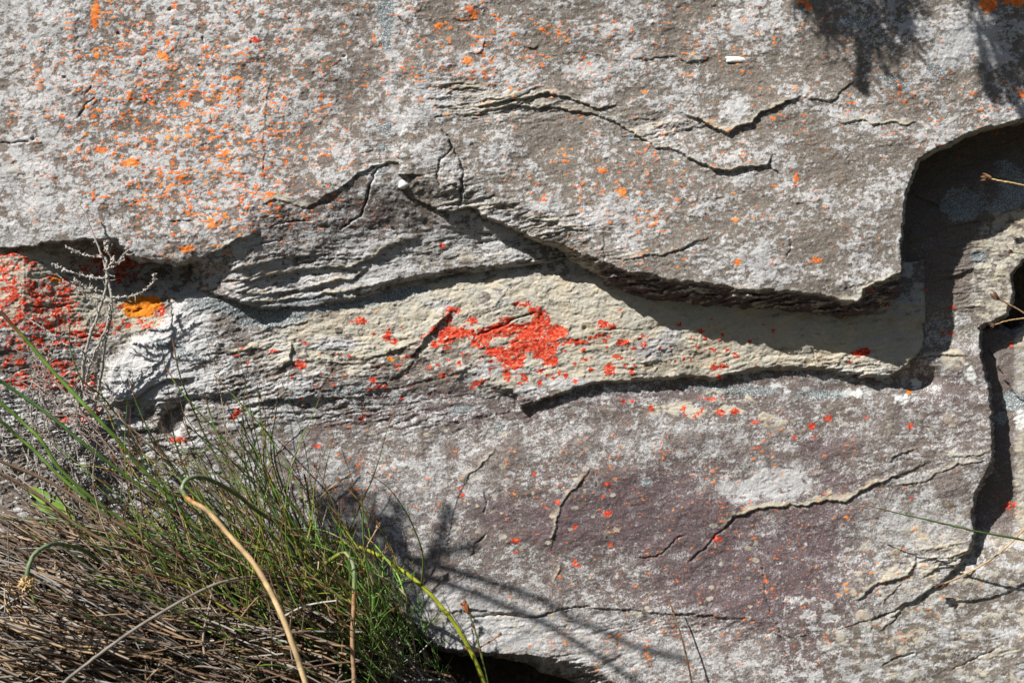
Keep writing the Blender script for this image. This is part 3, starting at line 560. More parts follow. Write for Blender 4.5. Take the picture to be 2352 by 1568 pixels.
# crack that runs through the red patch
step(h, [(945, 825), (955, 805), (968, 788), (985, 768), (1005, 752), (1018, 730), (1035, 712)], 14, 40, 1.8, .3)
groove(h, [(1095, 768), (1130, 757), (1165, 742), (1190, 732), (1228, 718)], 9, 2.6)
groove(h, [(1100, 752), (1150, 752), (1225, 748)], 3, 1.6)
groove(h, [(1150, 793), (1180, 785), (1200, 780)], 4, 1.8)
groove(h, [(1180, 700), (1195, 715)], 5, 2.5)
step(h, [(635, 858), (650, 842), (668, 828), (669, 800), (664, 785)], 14, 30, 1.8, .5)
step(h, [(820, 828), (880, 815), (930, 795), (972, 782)], 6, 26, 1.6, .5)
step(h, [(860, 900), (900, 870), (930, 850), (960, 828)], 5, 20, 1.6, .3)
step(h, [(1050, 880), (1060, 858), (1090, 828), (1120, 812)], 3, 22, 1.6, .2)
step(h, [(480, 812), (560, 806), (610, 800), (640, 790)], 6, 20, 1.6, .4)
step(h, [(600, 760), (640, 748), (690, 742), (720, 735)], 5, 18, 1.6, .3)
step(h, [(560, 930), (640, 920), (720, 915), (810, 912), (870, 905)], 12, 30, 1.8, .5)
step(h, [(1440, 830), (1480, 822), (1500, 800)], 2.5, 30, 2, .3)
step(h, [(1868, 710), (1870, 745), (1895, 775), (1905, 790)], 4, 60, 2.0, .6, 4)
step(h, [(1900, 640), (1940, 690), (1960, 720)], 4, 60, 2.0, .3, 4)
groove(h, [(1865, 795), (1872, 818), (1874, 835)], 4, 1.8)
step(h, [(1920, 842), (1935, 822), (1950, 812)], 5, 24)
step(h, [(1880, 858), (1950, 866), (2020, 872)], 6, 10, 1.5, .3)
groove(h, [(1370, 762), (1400, 756), (1470, 760)], 3, 1.5)
# left wall: pale rounded knob with two lips and a hollow beneath
knob = sstep(-22, 10, poly_sd([(470, 668), (425, 680), (385, 750), (300, 802), (258, 838), (246, 900), (262, 925), (420, 905), (600, 900), (620, 760), (560, 690)], WU, WV))
h += 20*knob*sstep(620, 480, GU)
step(h, [(246, 905), (262, 924), (300, 918), (335, 895), (370, 876), (410, 868), (440, 880)], 20, 46, 2, .1)
step(h, [(262, 985), (290, 990), (330, 992), (356, 992), (372, 960), (385, 940), (405, 928), (425, 924)], 16, 40, 2, .3)
h -= 34*np.exp(-(((GU-398)/24)**2+((GV-962)/34)**2)**1.5)
step(h, [(255, 755), (290, 764), (330, 760), (372, 742)], 4, 26)
for L in ([(80, 640), (160, 636)], [(60, 700), (130, 706), (170, 700)], [(110, 760), (180, 775), (250, 770)], [(200, 860), (260, 850)], [(30, 850), (110, 846)], [(305, 718), (320, 713), (330, 708)], [(0, 930), (90, 925), (160, 930)], [(60, 990), (160, 985)]):
    groove(h, L, 5, 2)
h -= 8*np.exp(-((GU-1343)/4)**2-((GV-753)/4)**2)
wl = sstep(1195, 1140, GU)*sstep(700, 760, GV)
tb = t*(1-wl)+sstep(0, 1, t)*wl
h = h*tb+(1-tb)*(wl*(HB+1.2)+(1-wl)*-16)+(1-t)*t*4*(LAM*9+LAM2*6)*(1-wl)
cenc = np.clip(blobs([(1350, 730, 420, 110, 1.3), (1750, 780, 330, 80, 1.3), (1050, 700, 260, 60, .6), (1250, 880, 200, 40, .7), (60, 640, 200, 110, 1.0), (250, 720, 160, 60, .9), (170, 900, 200, 110, .45), (800, 780, 180, 60, .75), (700, 820, 240, 60, .35), (2050, 780, 120, 60, .9), (2150, 680, 90, 70, .5)]), 0, 1)
cr = np.clip(cenc*(.62+.6*sstep(-.4, .3, LAM*.5+NR*.5))-.35*cover(.35, .1, NRc)*cenc*(.45+.55*sstep(1500, 1200, GU))+CREAM, 0, 1)*(1-.8*knob*(GU < 460))
pale = np.clip(cover(.45, .2)*.8+.1+.6*strata*sstep(-.1, .3, LAM2)+knob*sstep(520, 440, GU)*.9, 0, 1)
pur = np.clip(.15+.9*(1-sstep(.3, .8, t))*(GU > 1150)+.7*blobs([(1000, 915, 280, 26, 1), (1500, 800, 50, 24, .3)]), 0, 1)
ed = spots(420, np.clip(blobs([(1300, 830, 300, 60, .6), (1560, 800, 160, 60, .35), (900, 860, 200, 60, .4)]), 0, 1), .8, 4.5, 77, 1.2, 2.2)
dsp = spots(160, np.clip(blobs([(1000, 840, 200, 60, .7), (1150, 900, 160, 30, .4), (720, 860, 160, 60, .7)]), 0, 1), 4, 15, 78, 1.3, 1.6)*sstep(-.3, .2, NR)
cr = np.clip(cr-.9*dsp, 0, 1)
pale = pale*(1-.9*dsp)
wp = patches([(1500, 800, 46, 26), (1540, 770, 26, 20), (1300, 880, 60, 14), (1215, 895, 40, 16), (760, 790, 60, 14), (1010, 700, 40, 12), (1120, 850, 30, 14)], .35, 1.2, .3, 20); cr = cr*(1-.75*wp); pale = np.maximum(pale, wp*.85)
R_ = slab('rock_ledge', so, h, (pale, cr, pur, BLUEM*(1-.5*cenc*(GU > 1100))), (ORANGE*.9, np.maximum(np.maximum(RED, REDL), ed), YOLK, CHALK*0), -90)
tag(R_, 'cream rock band under the overhang, splashed with bright red lichen', 'rock ledge')

# ---- rock to the right, behind the vertical gap, running under the lower right corner
outRR = [(1780, 1440), (1800, 1300), (2000, 1200), (2180, 1000), (2200, 700), (2260, 745), (2300, 742), (2330, 760), (2352, 742), (2420, 700), (2700, 640), (2700, 1760), (1780, 1760)]
so = poly_sd(outRR, WU, WV); t = sstep(0, 14, so)
CREAM[:] = 0
strata = np.clip(blobs([(2250, 1500, 200, 60, .4), (2330, 1150, 40, 60, .4)]), 0, 1)
h = rough_face(10+0*GU, .12+strata, .7)
h += 13*sstep(2180, 1880, GU)*sstep(1200, 1400, GV)
h -= 52*sstep(1350, 1150, GV)+14*sstep(1150, 900, GV)
step(h, [(2210, 1326), (2232, 1316), (2245, 1300)], 8, 16, 2, .4)
step(h, [(2020, 1450), (2050, 1425), (2068, 1400), (2090, 1380)], 5, 22, 1.6, .5)
step(h, [(2000, 1450), (2005, 1418)], 4, 12, 1.6, .5)
step(h, [(2040, 1418), (2060, 1412), (2072, 1400)], 5, 12, 1.6, .5)
step(h, [(2250, 1520), (2290, 1505), (2352, 1490)], 4, 24)
groove(h, [(2180, 1540), (2230, 1515), (2300, 1485)], 4, 1.8)
groove(h, [(2020, 1530), (2050, 1515), (2110, 1495)], 4, 1.8)
step(h, [(2270, 800), (2300, 850), (2330, 905), (2360, 925)], 14, 60, 2, .3)
h = h*t-90*(1-t)
pale = np.clip(cover(.6, .2)*.8+.3*fine, 0, 1)*(1-.75*cover(.25, .1, NRc))
gap = sstep(2345, 2320, GU)*sstep(1260, 1200, GV)  # the cleft's shade is put into the stone colour, purple over cream
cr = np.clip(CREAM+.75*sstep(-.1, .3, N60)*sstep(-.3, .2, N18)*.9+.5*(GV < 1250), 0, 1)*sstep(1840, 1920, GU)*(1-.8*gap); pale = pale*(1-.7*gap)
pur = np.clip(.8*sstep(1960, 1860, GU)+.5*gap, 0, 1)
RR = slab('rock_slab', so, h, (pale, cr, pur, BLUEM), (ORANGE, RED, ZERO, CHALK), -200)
tag(RR, 'pale rock at the right edge beyond the dark vertical gap', 'rock')

# ---- earth bank and ground behind and below
gx = np.linspace(-400, 2800, 161); gy = np.linspace(-300, 1900, 111)
X, Y = np.meshgrid(gx, gy); rr = np.random.default_rng(3)
Hb = -150+rr.normal(0, 7, X.shape)+np.clip(Y-1400, 0, 400)*.35
Vb = W3(X, Y, Hb).reshape(-1, 3); n = 161
I, J = np.meshgrid(np.arange(110), np.arange(160), indexing='ij'); q = (I*n+J).ravel()
bk = link_mesh('earth_bank', Vb, np.stack([q, q+n, q+n+1, q+1], 1), SOIL); tag(bk, kind='structure')
zg = -0.452
G = np.array([(-60, -60, zg), (60, -60, zg), (60, 60, zg), (-60, 60, zg)])
g = link_mesh('ground', G, np.array([[0, 1, 2, 3]]), SCRUB, smooth=False); tag(g, kind='structure')

# ---- quartz pieces set in the slab
def pebble(name, u, v, h0, ru, rv, rh, seed, label, exp=2.0):
    r = np.random.default_rng(seed); nu, nv = 26, 15
    th = np.linspace(0, 2*np.pi, nu, endpoint=False); ph = np.linspace(0, np.pi, nv)
    TH, PH = np.meshgrid(th, ph); sg = lambda x: np.sign(x)*np.abs(x)**(2/exp)
    x = sg(np.cos(TH))*np.sin(PH); y = sg(np.sin(TH))*np.sin(PH); z = np.cos(PH)
    k = 1+.10*np.sin(3*TH+seed)*np.sin(PH)+.05*np.cos(5*TH)
    Vp = W3(u+x*ru*k, v+y*rv*k, h0+z*rh).reshape(-1, 3)
    Q = [(i*nu+j, i*nu+(j+1) % nu, (i+1)*nu+(j+1) % nu, (i+1)*nu+j) for i in range(nv-1) for j in range(nu)]
    o = link_mesh(name, Vp, np.array(Q), QUARTZ, U); o['label'] = label; return o
def hat(H, u, v): return float(H[int((v-V0)/PI), int((u-U0)/PI)])
pebble('quartz_pebble', 926, 424, hat(HU, 926, 424), 12, 11, 12, 1, 'round white quartz pebble in the left rim')
pebble('quartz_vein', 1692, 137, hat(HU, 1692, 137), 27, 7, 5, 2, 'white quartz streak near the top', 3.2)

# ================================================================ PLANTS
class Tubes:
    """collects tapering tubes; build() links them as one mesh"""
    def __init__(s): s.V = []; s.Q = []; s.Cc = []; s.n = 0
    def add(s, P, r, col, sides=6):
        P = np.asarray(P, float); m = len(P); r = np.broadcast_to(np.asarray(r, float), (m,)); col = np.broadcast_to(np.asarray(col, float), (m, 3))
        T = np.gradient(P, axis=0); T /= np.linalg.norm(T, axis=1)[:, None]+1e-12
        ref = np.array([.13, 1, .07]); A = np.cross(T, ref); A /= np.linalg.norm(A, axis=1)[:, None]+1e-9; B = np.cross(T, A)
        a = np.linspace(0, 2*np.pi, sides, endpoint=False)
        ring = P[:, None]+(A[:, None]*np.cos(a)[None, :, None]+B[:, None]*np.sin(a)[None, :, None])*r[:, None, None]
        s.V.append(ring.reshape(-1, 3)); s.Cc.append(np.repeat(np.c_[col, np.ones(m)], sides, 0))
        i, j = np.meshgrid(np.arange(m-1), np.arange(sides), indexing='ij'); i = i.ravel(); j = j.ravel(); k = (j+1) % sides
        s.Q.append(np.stack([i*sides+j, i*sides+k, (i+1)*sides+k, (i+1)*sides+j], 1)+s.n); s.n += m*sides
    def build(s, name, mat, parent=None):
        return link_mesh(name, np.concatenate(s.V), np.concatenate(s.Q), mat, parent, True, {'col': np.concatenate(s.Cc)})
def smooth(pts, n):
    """Catmull-Rom through control points (any dimension)"""
    p = np.array(pts, float); p = np.vstack([2*p[0]-p[1], p, 2*p[-1]-p[-2]]); m = len(p)-3
    t = np.linspace(0, m-1e-6, n); i = t.astype(int); f = (t-i)[:, None]
    a, b, c, d = p[i], p[i+1], p[i+2], p[i+3]
    return .5*(2*b+(c-a)*f+(2*a-5*b+4*c-d)*f*f+(3*b-a-3*c+d)*f**3)
def uvh(pts, n):                 # control points (u, v, h) seen in the photo at height h above the rock
    q = smooth(pts, n); return W3(q[:, 0], q[:, 1], q[:, 2])
def grad(stops, n):
    t = np.linspace(0, 1, n); ts = [x[0] for x in stops]
    return np.stack([np.interp(t, ts, [x[1][k] for x in stops]) for k in range(3)], 1)
GREEN = (.10, .19, .028); DKGREEN = (.045, .10, .022); BLUEG = (.18, .24, .13); YEL = (.36, .38, .02); BROWN = (.17, .085, .04); RUST = (.26, .09, .025); TAN = (.50, .36, .19); GREY = (.25, .22, .19); PALEG = (.42, .40, .37); DKB = (.09, .055, .04)
pr = np.random.default_rng(5)
def bud(tb, P, D, L, rad, col=RUST):
    """a sheaf of small pointed bracts: the flower head of a reed; P tip of stem, D direction"""
    D = D/np.linalg.norm(D); U1_ = np.cross(D, [0, 1, .1]); U1_ /= np.linalg.norm(U1_); U2 = np.cross(D, U1_)
    t = np.linspace(0, 1, 9); prof = np.sin(np.pi*np.clip(t*.93+.05, 0, 1))**.7*(1-.35*t)
    tb.add(P+D*L*t[:, None], rad*prof+1e-5, grad([(0, DKB), (.4, col), (1, DKB)], 9), 8)
    for k in range(9):
        a = pr.random()*6.3; q = U1_*math.cos(a)+U2*math.sin(a); st = pr.random()*.5
        pp = np.array([P+D*L*(st+.0)+q*rad*.6, P+D*L*(st+.25)+q*rad*1.15, P+D*L*(st+.5+.15*pr.random())+q*rad*(1.3+.6*pr.random())])
        tb.add(smooth(pp, 6), [rad*.3, rad*.34, rad*.3, rad*.22, rad*.12, 1e-5], np.array(col)*(.6+.9*pr.random()), 5)

def nodes(P, every, r, stem_r, col):
    pass
def reed(ctrl, r0, r1, stops, tb, n=40, sheath=True, sides=7, seed=0):
    """one reed stem with darker sheaths at its joints"""
    P = uvh(ctrl, n); P[1:-1] += pr.normal(0, .25*S, (n-2, 3)); rad = np.linspace(r0, r1, n)*S*(1+.05*pr.normal(size=n)); col = grad(stops, n)*(1+.16*pr.normal(size=(n, 1)))
    tb.add(P, rad, np.clip(col, .004, 1), sides)
    if sheath:
        L = np.linalg.norm(P[-1]-P[0])/S; k = max(1, int(L/70))
        for a in (np.arange(k)+.3+.4*pr.random(k))/k:
            i = min(int(a*(n-1)), n-3); T = (P[i+1]-P[i])/(np.linalg.norm(P[i+1]-P[i])+1e-9); tb.add(P[i]+T*np.array([[0], [2.5], [6+4*pr.random()]])*S, rad[i]*np.array([1.1, 1.3, 1.03]), np.array(BROWN)*(.4+.6*pr.random()), sides)
    return P

# ---- single reeds that stand clear of the tussock
G1 = 'single reed stems'
def single(name, label, ctrl, r0, r1, stops, part='stem', head=None, n=44, mat=STEM, base=-1, sides=9, sheath=False, split=None, cat='reed'):
    P = uvh(ctrl, n); o = empty(name, tuple(P[0]), label, cat, None)
    tb = Tubes(); reed(ctrl, r0, r1, stops, tb, n, sheath, sides); tb.build(part, mat, o)
    if head:
        hb = Tubes(); bud(hb, P[-1]-(P[-1]-P[-2])*.5, P[-1]-P[-3], head[0]*S, head[1]*S, head[2] if len(head) > 2 else RUST); hb.build('flower_head', DRY, o)
    return o, P
# tan stem that ends in a green hook
ctrl = [(712, 1600, 640), (670, 1471, 640), (632, 1379, 630), (588, 1301, 620), (533, 1236, 610), (478, 1174, 600), (444, 1154, 595), (427, 1141, 590)]
o, P = single('bent_reed', 'thick tan dead reed stem with a green hooked top', ctrl, 5.6, 4.3, [(0, (.55, .40, .22)), (.75, (.50, .34, .17)), (.93, (.42, .19, .06)), (1, (.36, .20, .05))], 'dry_stem', mat=DRY)
tb = Tubes(); reed([(427, 1141, 590), (419, 1123, 588), (427, 1103, 580), (455, 1094, 560), (496, 1107, 520), (547, 1137, 460), (588, 1171, 400), (640, 1205, 330), (720, 1290, 260)], 4.3, 4.4, [(0, (.24, .24, .04)), (.1, BLUEG), (.5, (.12, .17, .07)), (1, GREEN)], tb, 50, False, 9)
tb.build('green_stem', STEM, o)
single('bent_reed', 'bright yellow-green reed arching down across the pale rock', [(690, 1246, 150), (731, 1241, 165), (775, 1244, 180), (826, 1256, 190), (878, 1280, 200), (929, 1314, 210), (973, 1348, 215), (1014, 1393, 215), (1048, 1437, 210), (1076, 1485, 205), (1096, 1526, 200), (1116, 1580, 190), (1130, 1640, 170)], 3.8, 5.2,
       [(0, (.22, .25, .02)), (.2, YEL), (.7, (.30, .34, .03)), (1, (.22, .24, .03))], n=60)
o, P = single('bent_reed', 'grey-green hooked reed with a dry brown lower half, left of the yellow-green one', [(815, 1610, 430), (813, 1560, 430), (809, 1470, 425), (812, 1400, 420), (813, 1359, 415)], 4.8, 4.4, [(0, (.30, .20, .11)), (.8, (.30, .17, .09)), (1, (.30, .16, .06))], 'dry_stem', mat=DRY)
tb = Tubes(); reed([(813, 1359, 415), (813, 1307, 405), (803, 1281, 395), (788, 1270, 380), (760, 1285, 350), (735, 1310, 320), (712, 1350, 290), (700, 1400, 250)], 4.4, 4.0, [(0, (.16, .19, .06)), (.2, BLUEG), (.5, (.17, .2, .04)), (1, (.24, .27, .02))], tb, 44, False, 9); tb.build('green_stem', STEM, o)
single('dead_reed', 'thick grey dead reed stem lying across the thatch', [(120, 1600, 500), (147, 1567, 495), (219, 1509, 480), (325, 1434, 460), (455, 1359, 430), (530, 1331, 400), (600, 1323, 350), (680, 1330, 300)], 3.8, 2.6, [(0, (.17, .15, .13)), (.5, (.20, .18, .155)), (1, (.2, .13, .09))], mat=DRY)
# reed with a ball of spikelets
o, P = single('ball_headed_reed', 'grey-green curved reed ending in a round spiky brown ball', [(230, 1290, 300), (190, 1262, 360), (154, 1252, 420), (120, 1249, 470), (85, 1266, 500), (68, 1294, 510), (61, 1326, 515)], 4.2, 4.8, [(0, GREEN), (.5, BLUEG), (1, (.13, .19, .09))])
hb = Tubes(); cc = W3(62, 1342, 515)
for k in range(230):
    d = pr.normal(size=3); d /= np.linalg.norm(d); L = (14+6*pr.random())*S
    c_ = np.array([(.55, .38, .17), (.34, .18, .08), (.66, .54, .30)][k % 3])
    hb.add(cc+d*np.array([[.2], [.55], [.85], [1]])*L, np.array([1.4, 2.4, 1.8, .15])*S, c_, 5)
hb.build('flower_head', DRY, o)
tb = Tubes(); reed([(68, 1350, 515), (78, 1378, 520), (88, 1398, 522), (94, 1416, 522)], 2.6, .8, [(0, GREEN), (.8, (.2, .3, .08)), (1, RUST)], tb, 10, False, 7); tb.build('bract', STEM, o)
# right-hand stems
single('reed', 'long dark green reed with a brown pointed tip reaching in from the right', [(2620, 1330, 60), (2480, 1275, 90), (2360, 1242, 110), (2249, 1221, 120), (2163, 1201, 120), (2088, 1184, 115), (2027, 1169, 110), (1995, 1161, 105), (1972, 1155, 100)], 3.2, .6, [(0, DKGREEN), (.6, (.05, .09, .02)), (.82, (.10, .10, .03)), (.88, RUST), (1, DKB)], n=60, sheath=True)
single('dry_reed', 'dry tan reed whose brown bud touches the rock at the lower right', [(2560, 1020, 90), (2440, 1130, 90), (2360, 1208, 85), (2300, 1266, 75), (2249, 1301, 65), (2200, 1326, 55), (2168, 1340, 48)], 2.2, 1.9, [(0, TAN), (1, (.32, .21, .11))], head=(24, 5.5, (.10, .06, .045)), mat=DRY, n=50)
single('dry_reed', 'straw coloured stem with a brown bud in front of the dark arch', [(2640, 510, 60), (2480, 458, 80), (2352, 426, 90), (2300, 416, 92), (2276, 411, 94)], 2.3, 1.9, [(0, TAN), (1, (.55, .38, .17))], head=(26, 6.0, (.24, .12, .05)), mat=DRY)
single('dry_reed', 'short green stem with a dark bud at the right edge above the others', [(2560, 640, 60), (2430, 604, 70), (2370, 587, 75), (2325, 579, 78)], 1.6, 1.4, [(0, (.14, .16, .05)), (1, (.14, .14, .05))], head=(12, 4.0, (.10, .04, .04)), mat=DRY)
single('dry_reed', 'thin dry stem with a bristly dark bud over the lit strip of rock', [(2560, 880, 70), (2430, 775, 80), (2352, 719, 85), (2320, 700, 86), (2294, 686, 88)], 2.0, 1.6, [(0, (.30, .2, .12)), (1, (.28, .17, .1))], head=(24, 6.5, (.15, .075, .05)), mat=DRY)
single('dry_reed', 'curved tan stem with a small dark bud at the right edge', [(2600, 700, 60), (2440, 722, 70), (2352, 731, 76), (2315, 736, 78), (2284, 746, 80)], 1.8, 1.5, [(0, TAN), (1, (.36, .22, .09))], head=(12, 4.4, (.10, .04, .035)), mat=DRY)
single('reed', 'thin dark reed rising alone from the bottom edge right of centre', [(1600, 1640, 70), (1589, 1567, 75), (1577, 1510, 75), (1565, 1460, 70), (1548, 1410, 66), (1535, 1372, 60)], 2.3, 1.5, [(0, (.06, .07, .03)), (.5, (.14, .06, .03)), (.8, (.2, .13, .05)), (1, RUST)], sheath=True, n=40)
single('reed', 'green reed with a rust brown bud standing before the white rock', [(1140, 1640, 190), (1120, 1567, 190), (1106, 1506, 185), (1093, 1454, 180), (1077, 1408, 170)], 2.6, 2.0, [(0, GREEN), (.6, (.09, .13, .03)), (1, (.10, .09, .03))], head=(34, 7, (.30, .10, .03)), sheath=True)
single('reed', 'brown reed tip curling to the upper right beside the yellow-green reed', [(1150, 1640, 150), (1110, 1570, 150), (1088, 1506, 150), (1103, 1486, 148), (1130, 1470, 140), (1144, 1460, 135)], 2.0, 1.6, [(0, GREEN), (.5, RUST), (1, (.3, .15, .07))], head=(12, 3.4, (.22, .10, .05)))
single('dry_reed', 'thin dry stem with a pale bud rising past the start of the yellow-green reed', [(870, 1560, 240), (848, 1444, 240), (847, 1376, 238), (836, 1307, 235), (843, 1256, 230), (867, 1212, 225)], 2.2, 1.4, [(0, (.2, .12, .07)), (1, (.34, .24, .15))], head=(18, 3.8, (.35, .24, .15)), mat=DRY)
single('dry_reed', 'thin dry stem with a slim tan bud leaning right above the tussock', [(720, 1400, 250), (711, 1270, 240), (711, 1225, 238), (714, 1174, 235), (752, 1126, 228), (794, 1096, 220)], 1.9, 1.4, [(0, (.2, .14, .09)), (1, (.38, .3, .2))], head=(20, 3.0, (.40, .26, .14)), mat=DRY)

# ---- the green restio tussock
base = W3(860, 1640, 150)
tus = empty('reed_tussock', tuple(base), 'dense green and brown reed tussock filling the lower left corner', 'reed tussock')
lines = [  # stems one can follow in the photo, tip first
 ([(396, 775), (410, 849), (431, 910), (458, 972), (496, 1050), (560, 1170), (660, 1330), (780, 1500)], 2.6, 110), ([(379, 840), (410, 890), (455, 944), (506, 999), (560, 1060), (660, 1190), (760, 1360), (840, 1520)], 2.6, 120),
 ([(492, 862), (547, 920), (591, 968), (625, 1013), (640, 1090), (700, 1230), (780, 1400), (850, 1540)], 2.5, 100), ([(297, 872), (314, 927), (342, 989), (369, 1030), (440, 1130), (600, 1320), (760, 1500)], 2.4, 130), ([(557, 958), (567, 1006), (595, 1050), (650, 1180), (740, 1350), (820, 1520)], 2.6, 120),
 ([(473, 910), (485, 958), (520, 1040), (600, 1190), (720, 1400), (820, 1540)], 2.6, 140), ([(161, 740), (159, 784), (171, 835), (191, 876), (232, 907), (273, 958), (330, 1010), (450, 1130), (620, 1320), (780, 1500)], 2.4, 120),
 ([(699, 1089), (706, 1123), (714, 1178), (721, 1239), (760, 1360), (840, 1540)], 3.4, 170), ([(0, 715), (68, 790), (137, 869), (205, 941), (270, 1010), (330, 1080), (480, 1240), (660, 1420), (800, 1560)], 5.4, 260), ([(-40, 835), (0, 874), (68, 920), (137, 972), (200, 1025), (300, 1100), (480, 1240), (680, 1430), (820, 1580)], 4.8, 250),
 ([(-60, 880), (0, 924), (51, 968), (96, 1013), (143, 1082), (260, 1180), (480, 1320), (760, 1520)], 5.0, 240), ([(-60, 930), (0, 965), (41, 1002), (85, 1040), (145, 1100), (280, 1210), (520, 1370), (780, 1560)], 4.6, 230), ([(-80, 1020), (0, 1058), (120, 1110), (250, 1190), (420, 1280), (640, 1420), (800, 1570)], 4.6, 280), ([(-80, 1040), (0, 1085), (80, 1130), (200, 1220), (420, 1330), (700, 1500)], 4.2, 290),
 ([(640, 900), (632, 960), (622, 1030), (640, 1110), (700, 1260), (800, 1480)], 2.0, 110), ([(610, 985), (606, 1060), (622, 1100), (690, 1250), (790, 1460)], 2.2, 130), ([(860, 1270), (868, 1330), (880, 1400), (900, 1500), (930, 1600)], 2.2, 190), ([(770, 1180), (790, 1260), (830, 1380), (880, 1540)], 2.2, 180)]
for k, (pt, r, hh) in enumerate(lines):
    tb = Tubes(); pt = pt[::-1]; m = len(pt); c = GREEN if k % 3 else DKGREEN
    if k in (12, 13): st = [(0, (.10, .07, .04)), (.8, (.17, .11, .07)), (1, (.2, .13, .07))]
    else: st = [(0, (.06, .08, .02)), (.5, c), (.88, c), (.95, RUST), (1, DKB)]
    hs = [hh+50*math.sin(i*1.3+k)*.25+(60*(i/m)) for i in range(m)]
    reed([(a, b, q) for (a, b), q in zip(pt, hs)], r*(1 if r < 4 else .85), r*.55 if r < 4 else r*.75, st, tb, 46, r < 4, 7); tb.build('stem', STEM, tus)
made = len(lines)
def rnd_green(i, big):
    """arching stem out of the base towards the upper left"""
    bu, bv = 460+500*pr.random()**.75, 1400+220*pr.random()
    an = math.radians(pr.normal(124, 21)); L = 150+430*pr.random()**1.2
    if bu > 820: L *= .62
    if bu > 760 and an < 1.9: an += .35
    h0 = 90+290*pr.random(); cv = pr.normal(.0, .75)
    P = []
    for q in np.linspace(0, 1, 6):
        a = an+cv*(q-.4)+.06*pr.normal()
        P.append((L/5*math.cos(a), -L/5*math.sin(a)))
    P = np.cumsum(np.array(P), 0)+[bu, bv]
    hs = h0+np.linspace(0, 1, 6)*pr.normal(40, 70)+8*pr.normal(size=6); hs = np.maximum(hs, 62)
    return [(P[j, 0], P[j, 1], hs[j]) for j in range(6)]
def gcol():
    c = 1.2*np.array([GREEN, DKGREEN, (.13, .21, .03), (.055, .12, .02), (.20, .22, .03), (.19, .13, .07), (.24, .19, .13)][pr.integers(0, 7)])*(.8+.6*pr.random())
    return [(0, (.05, .05, .02)), (.3, tuple(c)), (.8, tuple(c*1.1)), (.92, RUST if pr.random() < .6 else tuple(c)), (1, DKB)]
for i in range(96-made):
    tb = Tubes(); P = reed(rnd_green(i, True), 2.2+.8*pr.random(), 1.1, gcol(), tb, 22, True, 6)
    if pr.random() < .4: bud(tb, P[-1], P[-1]-P[-3], 18*S, 2.8*S, BROWN)
    tb.build('stem', STEM, tus)
tb = Tubes()
for i in range(560):
    P = reed(rnd_green(i, False), 1.6+.8*pr.random(), .7, gcol(), tb, 16, True, 5)
    if pr.random() < .2: bud(tb, P[-1], P[-1]-P[-3], 16*S, 2.4*S, BROWN)
o = tb.build('fine_stems', STEM, tus); o['kind'] = 'stuff'

# ---- thatch of dead stems
tb = Tubes()
DC_ = [GREY, (.22, .175, .14), (.32, .26, .21), (.17, .10, .06), (.27, .17, .09), PALEG, (.13, .08, .05), (.40, .28, .16)]
for i in range(3400):
    u = -60+1010*pr.random()**.85; lim = 1215+max(0, (u-250))*.30+max(0, u-700)*.6
    v = lim+(1680-lim)*pr.random()**.9
    L = 90+360*pr.random()**1.5; deg = pr.normal(163, 11)-(0 if v > 1400 else 7)
    if pr.random() < .16: deg = pr.uniform(0, 180); L *= .5
    a0 = math.radians(deg); cv = pr.normal(0, .45)
    depth = pr.random()**.8; h0 = 70+depth*(330 if u < 760 else 190)*np.clip((v-1180)/260, .25, 1)
    P = []
    for q in range(6): a = a0+cv*(q/5-.5)+.05*pr.normal(); P.append((L/5*math.cos(a), -L/5*math.sin(a)))
    P = np.cumsum(np.array(P), 0)-[L/2*math.cos(a0), -L/2*math.sin(a0)]+[u, v]
    hs = h0+np.linspace(-1, 1, 6)*pr.normal(0, 45); hs = np.maximum(hs, 58)
    c = np.array(DC_[pr.integers(0, 8)])*(.45+.65*pr.random())
    tb.add(uvh([(P[j, 0], P[j, 1], hs[j]) for j in range(6)], 12), np.linspace(2.4, 1.3, 12)*(.6+.7*pr.random())*S, np.clip(c, 0, .6), 5)
o = tb.build('dead_stem_thatch', DRY); tag(o, 'grey-brown mat of dead reed stems under the tussock', 'dry grass', kind='stuff')

# ---- feathery green plant growing through the tussock
fe = empty('feathery_plant', tuple(W3(800, 1640, 300)), 'fine bright green feathery plant threading through the right side of the tussock', 'plant')
for b in range(11):
    tb = Tubes(); u0 = 560+360*pr.random(); v0 = 1600; top = pr.uniform(1270, 1430) if u0 > 700 else pr.uniform(1400, 1480); u1 = u0+pr.normal(0, 40); hh = 200+190*pr.random()
    if b < 3: u0, u1, top, hh = 950+30*b, 870+45*b, 1250+70*b, 190
    ct = [(u0, v0, hh), (u0*.7+u1*.3+10, v0*.6+top*.4, hh+20), (u0*.3+u1*.7, v0*.3+top*.7, hh+30), (u1, top, hh+20)]
    P = uvh(ct, 24); g = (.09, .20, .035); tb.add(P, np.linspace(1.2, .7, 24)*S, g, 5)
    for k in range(26):
        i = pr.integers(3, 24); d = np.array([pr.normal(0, 1), pr.normal(0, .4), .5+.5*pr.random()]); d /= np.linalg.norm(d); L = (16+34*pr.random())*S
        e = P[i]+d*L*.55; f = P[i]+d*L+np.array([0, 0, L*.35])
        tb.add(smooth([P[i], e, f], 6), np.linspace(.95, .45, 6)*S, np.array(g)*(.7+.9*pr.random())*[1.1, 1, 1], 4)
    tb.build('sprig', STEM, fe)
